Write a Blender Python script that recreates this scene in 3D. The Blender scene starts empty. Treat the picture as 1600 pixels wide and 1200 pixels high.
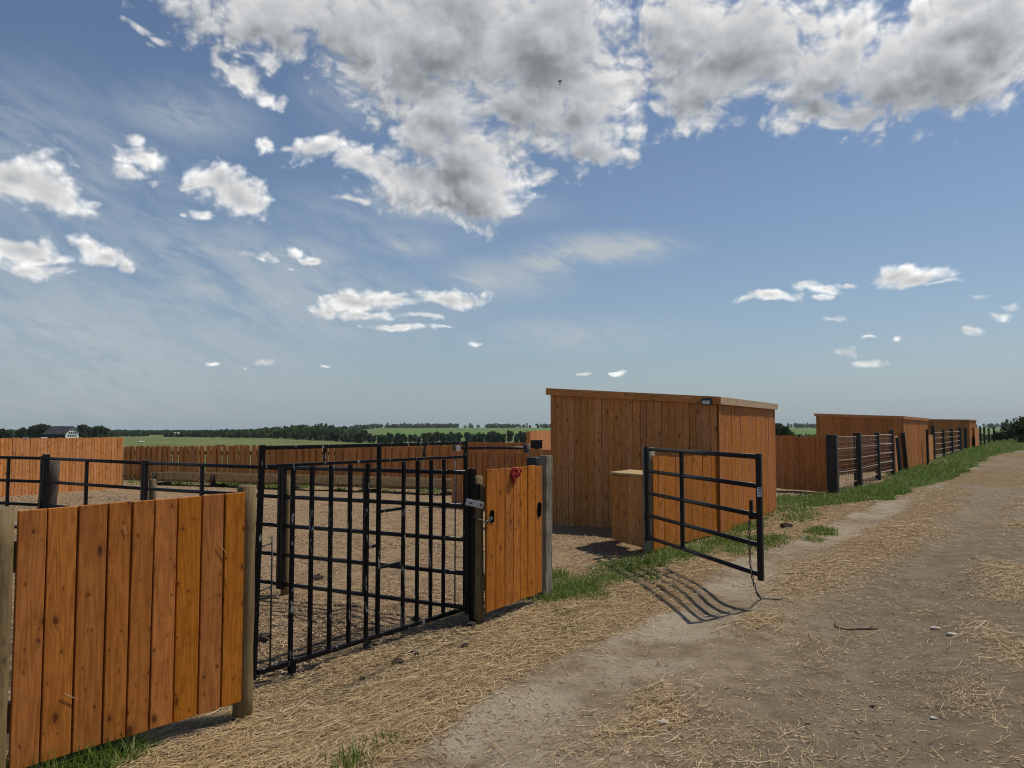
import bpy, math, random
import numpy as np
from mathutils import Vector, Matrix

random.seed(7)
RNG = np.random.default_rng(11)
S = bpy.context.scene
COL = S.collection

# ------------------------------------------------------------------ camera
F = 1200.0
CX, CY, HOR = 800.0, 600.0, 670.0
CAMZ = 1.65
PITCH = math.atan((HOR - CY) / F)
cam_d = bpy.data.cameras.new('camera')
cam = bpy.data.objects.new('camera', cam_d)
COL.objects.link(cam)
cam.location = (0, 0, CAMZ)
cam.rotation_euler = (math.pi / 2 + PITCH, 0, 0)
cam_d.sensor_width = 36
cam_d.lens = 36 * F / 1600
cam_d.clip_start = 0.05
cam_d.clip_end = 20000
S.camera = cam


def ray(u, v):
    xc, zc = (u - CX) / F, (CY - v) / F
    y = math.cos(PITCH) - zc * math.sin(PITCH)
    z = math.sin(PITCH) + zc * math.cos(PITCH)
    return xc, y, z


def PX(u, v, d):
    x, y, z = ray(u, v)
    k = d / y
    return Vector((x * k, d, CAMZ + z * k))


def sstep(a, b, x):
    t = np.clip((x - a) / (b - a), 0, 1)
    return t * t * (3 - 2 * t)


# ------------------------------------------------------------------ noise
def _h(ix, iy, s):
    n = (ix.astype(np.int64) * 374761393 + iy.astype(np.int64) * 668265263 + s * 1442695041) & 0x7fffffff
    n = ((n ^ (n >> 13)) * 1274126177) & 0x7fffffff
    return ((n ^ (n >> 16)) & 0xffff) / 65535.0


def vnoise(x, y, s=0):
    x = np.asarray(x, float); y = np.asarray(y, float)
    ix, iy = np.floor(x), np.floor(y)
    fx, fy = x - ix, y - iy
    fx = fx * fx * (3 - 2 * fx); fy = fy * fy * (3 - 2 * fy)
    a, b = _h(ix, iy, s), _h(ix + 1, iy, s)
    c, d = _h(ix, iy + 1, s), _h(ix + 1, iy + 1, s)
    return (a * (1 - fx) + b * fx) * (1 - fy) + (c * (1 - fx) + d * fx) * fy


def fbm(x, y, s=0, o=4):
    r = 0; a = .5; t = 0
    for i in range(o):
        r = r + a * vnoise(x * 2 ** i, y * 2 ** i, s + i * 17); t += a; a *= .5
    return r / t


# ------------------------------------------------------------------ terrain
FY = np.array([-30, 0, 3.6, 4.63, 6.88, 7.65, 10.15, 12.4, 19.8, 30, 59, 82, 150.])
FX = np.array([-24, -4.8, -2.4, -1.64, -.235, .287, 1.8, 3.48, 8.3, 15.3, 35.3, 50.5, 95.])


def fence_x(y):
    return np.interp(y, FY, FX)


def qoff(x, y):
    return (x - fence_x(y)) * .85


PROF_Y = np.array([-100, 30, 60, 100, 250, 320, 420, 600, 900, 1800, 2500, 6000.])
PROF_L = np.array([0, 0, -.9, -1.8, -4.4, -5.0, -5.4, -5.6, -7.0, -8.5, -10, -17.])
PROF_R = np.array([0, 0, -.9, -1.8, -4.6, -6.0, -7.2, -8.6, -7.4, 3.6, 5.5, 7.])


def smooth_interp(y, a, b):
    r = 0
    for k in (-.12, -.06, 0, .06, .12):
        r = r + np.interp(y * (1 + k), a, b)
    return r / 5


def tz(x, y):
    x = np.asarray(x, float); y = np.asarray(y, float)
    q = qoff(x, y)
    pen = sstep(.5, 4, -q)
    z = -.02 * pen * (np.clip(y, 12, 34) - 12)
    road = sstep(-3, .5, q) * (1 - sstep(95, 140, y))
    z = z + road * .006 * np.clip(y - 30, 0, 70)
    az = x / np.maximum(y, 1)
    w = sstep(-.27, -.16, az)
    far = smooth_interp(y, PROF_Y, PROF_L) * (1 - w) + smooth_interp(y, PROF_Y, PROF_R) * w
    z = z + far * sstep(30, 60, y) * (1 - road)
    z = z + 2.2 * np.exp(-((x + 250) / 90) ** 2 - ((y - 420) / 90) ** 2)
    # rolling meadow
    fw = sstep(60, 200, y)
    z = z + fw * (1.0 * (fbm(x / 90, y / 110, 5, 3) - .5) + .5 * (fbm(x / 35, y / 40, 9, 2) - .5))
    # near bumps
    nw = 1 - sstep(25, 60, y)
    z = z + nw * (.05 * (fbm(x * .8, y * .8, 21, 4) - .5))
    rut = np.exp(-((q - 1.55) / .28) ** 2) + np.exp(-((q - 3.2) / .35) ** 2)
    z = z - nw * .05 * rut * (q > 0)
    cl = fbm(x * 3.5, y * 3.5, 33, 3)
    z = z + nw * sstep(.1, .8, -q) * .11 * np.clip(cl - .5, 0, 1) * (1 - .6 * sstep(7, 11, y))
    z = z + nw * .012 * (fbm(x * 7, y * 7, 41, 2) - .5)
    # straw mound at the far left of the pen
    z = z + .22 * np.exp(-((x + 9.6) / 2.2) ** 2 - ((y - 18.3) / 1.2) ** 2)
    return z


def tz1(x, y):
    return float(tz(np.array([x]), np.array([y]))[0])


def G(u, v):
    """ground point under pixel of the photograph's survey"""
    x, y, z = ray(u, v)
    k = 1.65 / -z if z < -1e-4 else 500.
    for _ in range(30):
        h = tz1(x * k, y * k)
        k2 = (CAMZ - h) / -z if z < -1e-4 else k
        k = .5 * k + .5 * k2
    return Vector((x * k, y * k, tz1(x * k, y * k)))


# ------------------------------------------------------------------ mesh building
class MB:
    def __init__(s):
        s.v = []; s.f = []; s.uv = []; s.r = []; s.sm = []

    def hexa(s, c, rnd=None, uv=None, uvoff=(0, 0)):
        """c: 8 corners, 0-3 bottom loop, 4-7 top loop; uv one pair per corner"""
        rnd = random.random() if rnd is None else rnd
        b = len(s.v); s.v += [tuple(p) for p in c]
        for f in ((3, 2, 1, 0), (4, 5, 6, 7), (0, 1, 5, 4), (1, 2, 6, 5), (2, 3, 7, 6), (3, 0, 4, 7)):
            s.f.append([b + i for i in f])
            if uv:
                s.uv += [(uv[i][0] + uvoff[0], uv[i][1] + uvoff[1]) for i in f]
            else:
                s.uv += [(0, 0)] * 4
            s.r.append(rnd); s.sm.append(False)

    def bar(s, a, b, w, h=None, up=(0, 0, 1), rnd=None):
        a = Vector(a); b = Vector(b); h = w if h is None else h
        d = (b - a); L = d.length; d.normalize()
        up = Vector(up)
        if abs(d.dot(up)) > .95: up = Vector((.57, .82, 0))
        x = d.cross(up).normalized(); y = x.cross(d).normalized()
        o = [(-1, -1), (1, -1), (1, 1), (-1, 1)]
        c = [a + x * i * w / 2 + y * j * h / 2 for i, j in o] + [b + x * i * w / 2 + y * j * h / 2 for i, j in o]
        uv = [((i + j * .7) * w / 2, 0) for i, j in o] + [((i + j * .7) * w / 2, L) for i, j in o]
        s.hexa(c, rnd, uv, (random.random() * 9, random.random() * 9))

    def tube(s, pts, r, n=10, caps=True, rnd=None, smooth=True):
        pts = [Vector(p) for p in pts]
        rs = r if isinstance(r, (list, tuple)) else [r] * len(pts)
        rnd = random.random() if rnd is None else rnd
        b = len(s.v); L = 0; ls = []
        uo = random.random() * 9
        px = None
        for i, p in enumerate(pts):
            d = (pts[min(i + 1, len(pts) - 1)] - pts[max(i - 1, 0)]).normalized()
            if px is None:
                up = Vector((0, 0, 1)) if abs(d.z) < .9 else Vector((1, 0, 0))
                px = d.cross(up).normalized()
            else:
                px = (px - d * px.dot(d)).normalized()
            py = d.cross(px)
            if i: L += (p - pts[i - 1]).length
            ls.append(L)
            for k in range(n):
                a = 2 * math.pi * k / n
                s.v.append(tuple(p + (px * math.cos(a) + py * math.sin(a)) * rs[i]))
        for i in range(len(pts) - 1):
            for k in range(n):
                k2 = (k + 1) % n
                s.f.append([b + i * n + k, b + i * n + k2, b + (i + 1) * n + k2, b + (i + 1) * n + k])
                c0, c1 = uo + k / n * 6.28 * rs[0], uo + (k + 1) / n * 6.28 * rs[0]
                s.uv += [(c0, ls[i]), (c1, ls[i]), (c1, ls[i + 1]), (c0, ls[i + 1])]
                s.r.append(rnd); s.sm.append(smooth)
        if caps:
            for i, rev in ((0, True), (len(pts) - 1, False)):
                l = [b + i * n + k for k in range(n)]
                if rev: l.reverse()
                s.f.append(l); s.uv += [(uo + s.v[j][0], s.v[j][1]) for j in l]
                s.r.append(rnd); s.sm.append(False)

    def box(s, lo, hi, rnd=None):
        x0, y0, z0 = lo; x1, y1, z1 = hi
        c = [(x0, y0, z0), (x1, y0, z0), (x1, y1, z0), (x0, y1, z0), (x0, y0, z1), (x1, y0, z1), (x1, y1, z1), (x0, y1, z1)]
        s.hexa(c, rnd, [(p[0] + p[1], p[2]) for p in c])

    def poly(s, pts, rnd=0.5):
        b = len(s.v); s.v += [tuple(p) for p in pts]
        s.f.append(list(range(b, b + len(pts)))); s.uv += [(p[0] + p[1], p[2]) for p in pts]
        s.r.append(rnd); s.sm.append(False)

    def mesh(s, name, mat):
        m = bpy.data.meshes.new(name)
        m.from_pydata(s.v, [], s.f); m.update()
        uvl = m.uv_layers.new(name='UVMap')
        uvl.data.foreach_set('uv', np.array(s.uv, 'f').ravel())
        at = m.attributes.new('rnd', 'FLOAT', 'FACE')
        at.data.foreach_set('value', np.array(s.r, 'f'))
        m.polygons.foreach_set('use_smooth', np.array(s.sm, bool))
        m.materials.append(mat)
        return m

    def build(s, name, mat, parent=None, bevel=0):
        o = bpy.data.objects.new(name, s.mesh(name, mat))
        COL.objects.link(o)
        if parent is not None:
            o.parent = parent
            o.matrix_parent_inverse = Matrix.Translation(-parent.location)
        if bevel:
            md = o.modifiers.new('bevel', 'BEVEL'); md.width = bevel; md.segments = 2; md.limit_method = 'ANGLE'
        return o


def tag(o, label=None, cat=None, group=None, kind=None):
    if label: o['label'] = label
    if cat: o['category'] = cat
    if group: o['group'] = group
    if kind: o['kind'] = kind
    return o


def thing(name, loc, label, cat, group=None):
    o = bpy.data.objects.new(name, None); COL.objects.link(o)
    o.location = loc; o.empty_display_size = .1
    return tag(o, label, cat, group)


def raw_mesh(name, V, Fq, mat, attrs=None, smooth=False, n=4):
    """V (N,3), Fq (M,n) numpy"""
    m = bpy.data.meshes.new(name)
    m.vertices.add(len(V)); m.vertices.foreach_set('co', np.asarray(V, 'f').ravel())
    k = Fq.shape[1]
    m.loops.add(Fq.size); m.loops.foreach_set('vertex_index', Fq.astype('i').ravel())
    m.polygons.add(len(Fq))
    m.polygons.foreach_set('loop_start', np.arange(0, Fq.size, k, dtype='i'))
    m.polygons.foreach_set('use_smooth', np.full(len(Fq), smooth, bool))
    for nm, (dom, val) in (attrs or {}).items():
        a = m.attributes.new(nm, 'FLOAT', dom); a.data.foreach_set('value', np.asarray(val, 'f'))
    m.materials.append(mat)
    m.update(calc_edges=True)
    return m


# ------------------------------------------------------------------ materials
class NT:
    def __init__(s, tree):
        s.t = tree; s.n = tree.nodes; s.l = tree.links

    def node(s, typ, **kw):
        n = s.n.new(typ)
        for k, v in kw.items(): setattr(n, k, v)
        return n

    def put(s, sock, val):
        if hasattr(val, 'is_linked') or isinstance(val, bpy.types.NodeSocket): s.l.new(val, sock)
        else: sock.default_value = val

    def math(s, op, a, b=None, c=None, clamp=False):
        n = s.node('ShaderNodeMath', operation=op, use_clamp=clamp)
        s.put(n.inputs[0], a)
        if b is not None: s.put(n.inputs[1], b)
        if c is not None: s.put(n.inputs[2], c)
        return n.outputs[0]

    def vmath(s, op, a, b=None):
        n = s.node('ShaderNodeVectorMath', operation=op)
        s.put(n.inputs[0], a)
        if b is not None: s.put(n.inputs[1], b)
        return n.outputs['Value'] if op in ('LENGTH', 'DOT_PRODUCT') else n.outputs[0]

    def noise(s, vec, scale=1, detail=4, rough=.55, dim='3D', dist=0):
        n = s.node('ShaderNodeTexNoise', noise_dimensions=dim)
        s.put(n.inputs['Vector'], vec); n.inputs['Scale'].default_value = scale
        n.inputs['Detail'].default_value = detail; n.inputs['Roughness'].default_value = rough
        n.inputs['Distortion'].default_value = dist
        return n.outputs[0]

    def ss(s, x, a, b, lo=0., hi=1.):
        n = s.node('ShaderNodeMapRange', interpolation_type='SMOOTHSTEP')
        s.put(n.inputs[0], x)
        for i, q in enumerate((a, b, lo, hi)): s.put(n.inputs[i + 1], q)
        return n.outputs[0]

    def mix(s, f, a, b, blend='MIX'):
        n = s.node('ShaderNodeMix', data_type='RGBA', blend_type=blend)
        s.put(n.inputs[0], f)
        for sock, v in ((n.inputs[6], a), (n.inputs[7], b)):
            s.put(sock, (*v, 1) if isinstance(v, tuple) and len(v) == 3 else v)
        return n.outputs[2]

    def attr(s, name):
        n = s.node('ShaderNodeAttribute', attribute_name=name)
        return n.outputs['Fac']


def new_mat(name):
    m = bpy.data.materials.new(name); m.use_nodes = True
    t = NT(m.node_tree)
    return m, t, m.node_tree.nodes['Principled BSDF']


def bump(t, bsdf, h, strength=.3, dist=.01):
    b = t.node('ShaderNodeBump')
    b.inputs['Strength'].default_value = strength; b.inputs['Distance'].default_value = dist
    t.put(b.inputs['Height'], h); t.put(bsdf.inputs['Normal'], b.outputs[0])


def wood_mat(name, light, dark, knot, tone=.35, knots=1., rough=.66, grey=None, spec=.16):
    m, t, b = new_mat(name)
    uv = t.node('ShaderNodeUVMap').outputs[0]
    rnd = t.attr('rnd')
    cr = t.node('ShaderNodeCombineXYZ'); t.put(cr.inputs[0], t.math('MULTIPLY', rnd, 31.7)); t.put(cr.inputs[1], t.math('MULTIPLY', rnd, 77.3))
    p = t.vmath('ADD', uv, cr.outputs[0])

    def knot_layer(sx, sy, gate, rad):
        v = t.node('ShaderNodeTexVoronoi', voronoi_dimensions='2D', feature='F1')
        wob = t.noise(p, 45, 2, dim='2D')
        t.put(v.inputs['Vector'], t.vmath('MULTIPLY', p, (sx, sy, 1))); v.inputs['Scale'].default_value = 1
        sep = t.node('ShaderNodeSeparateColor'); t.put(sep.inputs[0], v.outputs['Color'])
        g = t.math('GREATER_THAN', sep.outputs[0], gate)
        d = t.math('ADD', v.outputs['Distance'], t.math('MULTIPLY', t.math('SUBTRACT', wob, .5), .09))
        rr = t.math('MULTIPLY_ADD', t.math('POWER', sep.outputs[1], 1.6), rad * 1.15, rad * .4)
        core = t.math('MULTIPLY', t.ss(t.math('DIVIDE', d, rr), .55, 1.15, 1, 0), g)
        halo = t.math('MULTIPLY', t.ss(t.math('DIVIDE', d, rr), .8, 3.4, 1, 0), g)
        return core, halo, d
    c1, h1, d1 = knot_layer(7.5, 4.2, .52, .085)
    c2, h2, d2 = knot_layer(15, 9.5, .6, .075)
    warp = t.math('MULTIPLY', t.math('ADD', h1, t.math('MULTIPLY', h2, .5)), .02)
    cw = t.node('ShaderNodeCombineXYZ'); t.put(cw.inputs[0], warp); t.put(cw.inputs[1], warp)
    pw = t.vmath('ADD', p, cw.outputs[0])
    g1 = t.noise(t.vmath('MULTIPLY', pw, (95, 3.0, 1)), 1, 4, .6, '2D')
    ring = t.noise(t.vmath('MULTIPLY', pw, (9, .7, 1)), 1, 2, .5, '2D')
    ring = t.math('MULTIPLY_ADD', t.math('SINE', t.math('MULTIPLY', ring, 58)), .5, .5)
    big = t.noise(t.vmath('MULTIPLY', p, (7, 2.2, 1)), 1, 3, .6, '2D')
    f = t.math('ADD', t.math('MULTIPLY', g1, .55), t.math('MULTIPLY', ring, .27))
    f = t.math('ADD', f, t.math('MULTIPLY', big, .5))
    col = t.mix(t.ss(f, .32, .95), dark, light)
    # blotchy stain
    col = t.mix(t.math('MULTIPLY', t.ss(t.noise(t.vmath('MULTIPLY', p, (1.6, .7, 1)), 13, 6, .75, '2D'), .47, .72), .5), col, tuple(c * .62 for c in dark))
    col = t.mix(t.math('MULTIPLY', h1, .42 * knots), col, tuple(.5 * (a + k) for a, k in zip(dark, knot)))
    col = t.mix(t.math('MULTIPLY', h2, .3 * knots), col, tuple(.5 * (a + k) for a, k in zip(dark, knot)))
    col = t.mix(t.math('MULTIPLY', c1, .85 * knots), col, knot)
    col = t.mix(t.math('MULTIPLY', c2, .8 * knots), col, knot)
    if grey:
        col = t.mix(t.ss(big, .35, .7), col, grey)
    hs = t.node('ShaderNodeHueSaturation')
    t.put(hs.inputs['Color'], col)
    t.put(hs.inputs['Value'], t.math('MULTIPLY_ADD', rnd, tone, 1 - tone * .5))
    r2 = t.math('FRACT', t.math('MULTIPLY', rnd, 17.3))
    t.put(hs.inputs['Hue'], t.math('MULTIPLY_ADD', r2, .0035, .4985))
    t.put(hs.inputs['Saturation'], t.math('MULTIPLY_ADD', r2, .08, .97))
    t.put(b.inputs['Base Color'], hs.outputs[0])
    b.inputs['Roughness'].default_value = rough
    b.inputs['Specular IOR Level'].default_value = spec
    bump(t, b, t.math('SUBTRACT', f, t.math('MULTIPLY', c1, .6)), .35, .004)
    return m


def plain_mat(name, col, rough=.6, metal=0., var=.0, scale=20., col2=None, bmp=0., lo=.45, hi=.62, stretch=(1, 1, 1), spec=.5):
    m, t, b = new_mat(name)
    tc = t.node('ShaderNodeTexCoord').outputs['Object']
    n = t.noise(t.vmath('MULTIPLY', tc, stretch), scale, 5, .6)
    t.put(b.inputs['Base Color'], t.mix(t.ss(n, lo, hi), col, col2 if col2 else tuple(c * (1 - var) for c in col)))
    b.inputs['Roughness'].default_value = rough; b.inputs['Metallic'].default_value = metal
    b.inputs['Specular IOR Level'].default_value = spec
    if bmp: bump(t, b, n, bmp, .01)
    return m


def blade_mat(name, c0, c1, c2, rough=.6, trans=0.):
    m, t, b = new_mat(name)
    rnd = t.attr('rnd')
    col = t.mix(t.ss(rnd, .0, .55), c0, c1)
    col = t.mix(t.ss(rnd, .6, 1.), col, c2)
    t.put(b.inputs['Base Color'], col); b.inputs['Roughness'].default_value = rough
    b.inputs['Specular IOR Level'].default_value = .25 if rough < .95 else 0
    if trans:
        tr = t.node('ShaderNodeBsdfTranslucent'); t.put(tr.inputs[0], col)
        mx = t.node('ShaderNodeMixShader'); mx.inputs[0].default_value = trans
        t.l.new(b.outputs[0], mx.inputs[1]); t.l.new(tr.outputs[0], mx.inputs[2])
        t.l.new(mx.outputs[0], t.n['Material Output'].inputs[0])
    return m


M = {}
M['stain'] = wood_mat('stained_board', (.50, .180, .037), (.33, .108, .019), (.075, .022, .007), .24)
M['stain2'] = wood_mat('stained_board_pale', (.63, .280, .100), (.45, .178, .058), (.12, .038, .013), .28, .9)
M['stain3'] = wood_mat('stained_board_lifted', (.57, .232, .080), (.39, .145, .044), (.08, .025, .009), .32, .8)  # base colour raised to lift boards that stand in shade
M['pine'] = wood_mat('raw_pine_board', (.50, .36, .19), (.36, .24, .11), (.14, .08, .03), .2, .7)
M['fascia'] = wood_mat('sunlit_fascia_board', (.50, .37, .24), (.36, .24, .14), (.15, .08, .04), .18, .7)  # sunlight put into the colour: paler than the fascia on the shaded front
M['treated'] = wood_mat('treated_post_wood', (.21, .150, .074), (.125, .088, .04), (.055, .04, .017), .15, .7)
M['grey_wood'] = wood_mat('weathered_grey_wood', (.33, .285, .22), (.13, .108, .08), (.05, .04, .03), .15, .5, .8)
M['tie'] = wood_mat('tarred_tie_wood', (.030, .027, .026), (.012, .011, .011), (.006, .006, .006), .3, .6, .6, spec=.5)
M['tie_brown'] = wood_mat('dark_weathered_log', (.115, .09, .07), (.045, .035, .028), (.015, .012, .01), .3, .6, .75)
M['black'] = plain_mat('black_paint', (.0055, .0058, .0068), .36, 0, 0, 38, (.010, .010, .011), .05, .5, .75, spec=.3)
M['chipped'] = plain_mat('chipped_black_paint', (.004, .004, .0048), .42, 0, 0, 26, (.22, .215, .21), .1, .60, .65, (1, 1, .3), spec=.12)
M['rod'] = plain_mat('dark_rod_steel', (.012, .011, .011), .5)
M['galv'] = plain_mat('galvanised_steel', (.50, .50, .48), .55, .0, .3, 30)
M['chain'] = plain_mat('chain_steel', (.10, .098, .095), .4, .8, .5, 60)
M['rust_pipe'] = plain_mat('pale_worn_pipe', (.34, .25, .20), .5, .0, .0, 12, (.16, .10, .075))
M['rope'] = plain_mat('red_rope', (.42, .012, .02), .8, 0, .5, 90, None, .4)
M['hole'] = plain_mat('hole_shade', (.002, .002, .002), .9, spec=.02)
M['white'] = plain_mat('white_paint', (.75, .75, .73), .6, 0, .1, 8)
M['roof'] = plain_mat('dark_shingle', (.030, .032, .037), .8, 0, .4, 4)
M['house_dark'] = plain_mat('dark_siding', (.06, .045, .038), .8, 0, .3, 3)
M['glass'] = plain_mat('dark_glass', (.015, .018, .022), .08)
M['car_white'] = plain_mat('white_car_paint', (.75, .75, .75), .25)
M['car_grey'] = plain_mat('grey_car_paint', (.32, .33, .34), .25)
M['car_dark'] = plain_mat('dark_car_paint', (.03, .03, .035), .25)
M['tyre'] = plain_mat('tyre_rubber', (.012, .012, .012), .8)
M['stone'] = plain_mat('pale_stone', (.52, .46, .37), .85, 0, .4, 30, None, .4)
M['dung'] = plain_mat('dry_manure', (.060, .044, .030), .95, 0, .6, 60, None, .9)
M['twig'] = plain_mat('dark_twig', (.05, .038, .028), .9)
M['lamp_black'] = plain_mat('black_plastic', (.012, .012, .012), .4)
M['lamp_panel'] = plain_mat('pale_lamp_cover', (.55, .55, .52), .3)
M['straw'] = blade_mat('straw_blades', (.22, .14, .065), (.44, .31, .15), (.64, .49, .28), .55)
M['chips'] = blade_mat('trampled_straw', (.12, .075, .04), (.34, .225, .12), (.56, .41, .24), .7)
M['grass'] = blade_mat('grass_blades', (.080, .150, .018), (.150, .245, .036), (.34, .33, .13), .5, .35)
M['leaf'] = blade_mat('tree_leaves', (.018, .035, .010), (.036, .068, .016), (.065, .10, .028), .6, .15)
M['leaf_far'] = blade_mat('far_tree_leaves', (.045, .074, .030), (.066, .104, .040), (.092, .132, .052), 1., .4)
M['bark'] = plain_mat('grey_bark', (.10, .085, .07), .9, 0, .4, 10)
M['flower'] = plain_mat('clover_flower', (.75, .73, .66), .7)
M['flower_y'] = plain_mat('yellow_flower', (.65, .45, .04), .7)
M['bird'] = plain_mat('dark_feathers', (.02, .02, .022), .8)
M['cow'] = plain_mat('black_hide', (.012, .011, .011), .8)


def ground_mat():
    m, t, b = new_mat('farm_ground')
    pos = t.node('ShaderNodeNewGeometry').outputs['Position']
    ap = lambda s, d, r=.6: t.noise(pos, s, d, r)
    n_big, n_mid, n_fine, n_grit = ap(.8, 4), ap(5, 5), ap(38, 4, .7), ap(160, 3, .7)
    dirt = t.mix(t.ss(n_mid, .35, .65), (.178, .130, .080), (.265, .203, .132))
    dirt = t.mix(t.math('MULTIPLY', t.ss(n_big, .40, .58), t.ss(t.attr('track'), .1, .8, .15, 1.)), dirt, (.335, .282, .200))
    dirt = t.mix(t.math('MULTIPLY', t.ss(n_fine, .52, .7), .6), dirt, (.095, .07, .046))
    dirt = t.mix(t.math('MULTIPLY', t.ss(n_grit, .56, .72), .55), dirt, (.36, .31, .25))
    dirt = t.mix(t.math('MULTIPLY', t.ss(n_grit, .32, .42, 1, 0), .5), dirt, (.075, .055, .04))
    dirt = t.mix(t.math('MULTIPLY', t.attr('packed'), .33), dirt, (.070, .053, .036))
    # fine straw fibres: two crossed stretched noises
    fib = []
    for ang, sc in ((.6, 1.), (1.25, 1.1), (2.4, .9)):
        r = t.node('ShaderNodeVectorRotate', rotation_type='Z_AXIS'); t.put(r.inputs[0], pos); r.inputs['Angle'].default_value = ang
        fib.append(t.noise(t.vmath('MULTIPLY', r.outputs[0], (9 * sc, 130 * sc, 1)), 1, 3, .6))
    fmax = t.math('MAXIMUM', fib[0], t.math('MAXIMUM', fib[1], fib[2]))
    straw = t.mix(t.ss(fmax, .48, .72), (.115, .072, .036), (.40, .28, .14))
    straw = t.mix(t.math('MULTIPLY', t.ss(n_mid, .48, .7), .65), straw, (.14, .092, .05))
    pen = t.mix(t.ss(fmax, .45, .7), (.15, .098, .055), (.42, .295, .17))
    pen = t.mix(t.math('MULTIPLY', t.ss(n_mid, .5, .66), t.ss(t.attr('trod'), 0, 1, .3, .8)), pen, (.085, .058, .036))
    w_s = t.math('ADD', t.attr('straw'), t.math('MULTIPLY', t.math('SUBTRACT', n_mid, .5), 1.1))
    w_s = t.math('ADD', w_s, t.math('MULTIPLY', t.math('SUBTRACT', n_fine, .5), .6))
    col = t.mix(t.ss(w_s, .35, .75), dirt, straw)
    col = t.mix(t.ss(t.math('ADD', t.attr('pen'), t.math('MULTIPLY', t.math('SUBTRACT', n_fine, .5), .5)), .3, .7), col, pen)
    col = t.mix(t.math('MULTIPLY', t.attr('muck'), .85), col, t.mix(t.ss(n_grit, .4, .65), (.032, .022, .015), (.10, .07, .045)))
    # grass underlay, meadow and crop
    gr = t.mix(t.ss(n_fine, .4, .65), (.055, .075, .02), (.13, .145, .05))
    far = t.noise(t.vmath('MULTIPLY', pos, (.03, .06, .03)), 1, 6, .65)
    mea = t.mix(t.ss(far, .36, .62), (.085, .115, .034), (.155, .165, .060))
    crop = t.mix(t.ss(t.noise(t.vmath('MULTIPLY', pos, (.004, .012, .02)), 1, 4, .5), .35, .65), (.085, .150, .034), (.115, .172, .044))
    col = t.mix(t.ss(t.math('ADD', t.attr('grass'), t.math('MULTIPLY', t.math('SUBTRACT', n_mid, .5), .8)), .35, .65), col, gr)
    col = t.mix(t.attr('meadow'), col, mea)
    col = t.mix(t.attr('crop'), col, crop)
    t.put(b.inputs['Base Color'], col); b.inputs['Roughness'].default_value = .95
    b.inputs['Specular IOR Level'].default_value = .1
    h = t.math('ADD', t.math('MULTIPLY', n_fine, .6), t.math('MULTIPLY', n_grit, .3))
    h = t.math('ADD', h, t.math('MULTIPLY', fmax, .5))
    h = t.math('ADD', h, t.math('MULTIPLY', n_mid, 1.2))
    bump(t, b, h, .75, .022)
    return m


M['ground'] = ground_mat()

# ------------------------------------------------------------------ where things grow and lie
def in_poly(x, y, P):
    r = np.zeros(x.shape, bool); n = len(P); j = n - 1
    for i in range(n):
        xi, yi = P[i]; xj, yj = P[j]
        c = ((yi > y) != (yj > y)) & (x < (xj - xi) * (y - yi) / ((yj - yi) or 1e-9) + xi)
        r ^= c; j = i
    return r


def gp(pts):
    return [G(u, v)[:2] for u, v in pts]


VERGE = gp([(1203, 800), (1215, 794), (1300, 791), (1385, 780), (1440, 765), (1492, 747), (1520, 730), (1545, 714), (1600, 702), (1640, 694),
            (1640, 688), (1560, 689), (1530, 695), (1480, 712), (1430, 728), (1395, 744), (1345, 764), (1300, 774), (1207, 776)])
TUFTS = []   # centre, radius along fence, radius across, weight
for u, v, ra, rb, w in ((75, 1222, .35, .13, 1.5), (35, 1235, .35, .16, 1.5), (140, 1206, .3, .10, 1.3), (110, 1190, .4, .1, .9), (890, 925, .55, .24, 1.), (868, 905, .25, .15, 1.), (930, 930, .25, .16, .5), (880, 960, .2, .2, .35),
                        (890, 985, .25, .15, .3), (945, 905, .3, .25, .9), (985, 885, .8, .3, 1.), (1050, 868, .9, .33, 1.), (1010, 902, .35, .2, .45), (1110, 850, 1.2, .4, .75), (1170, 850, 1.0, .35, .8),
                        (1150, 826, 1.4, .3, .7), (1195, 845, .8, .3, .7), (1180, 812, 1.5, .3, .5), (1250, 808, .8, .35, .6), (1284, 832, .45, .22, .9),
                        (1268, 843, .3, .15, .5), (1230, 793, 1.2, .6, .8), (610, 1155, .16, .1, .35), (545, 1195, .14, .1, .5)):
    g = G(u, v); TUFTS.append((g.x, g.y, ra, rb, w))
FD = Vector((.56, .83)); FD.normalize()


def grass_w(x, y):
    w = np.zeros(np.shape(x))
    for gx, gy, ra, rb, k in TUFTS:
        dx, dy = x - gx, y - gy
        a = (dx * FD.x + dy * FD.y) / ra; b = (dx * FD.y - dy * FD.x) / rb
        w = np.maximum(w, k * np.clip(1.35 - np.sqrt(a * a + b * b) * .9, 0, 1))
    v = in_poly(x + .5 * (fbm(x * .7, y * .7, 71, 3) - .5), y + 1.6 * (fbm(x * .7, y * .5, 72, 3) - .5), VERGE)
    w = np.maximum(w, v * (.55 + .6 * fbm(x * .6, y * .4, 73, 3)))
    # weeds along the feed bunk at the back of the pen
    d = np.abs((y - (23.4 - .47 * (x + 4)))); sel = (x < -1.2) & (x > -15)
    w = np.maximum(w, sel * np.clip(1.05 - d / 1.0, 0, 1) * 1.3 * sstep(.35, .6, fbm(x * 1.3, y * 1.3, 74, 3)))
    return w


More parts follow.
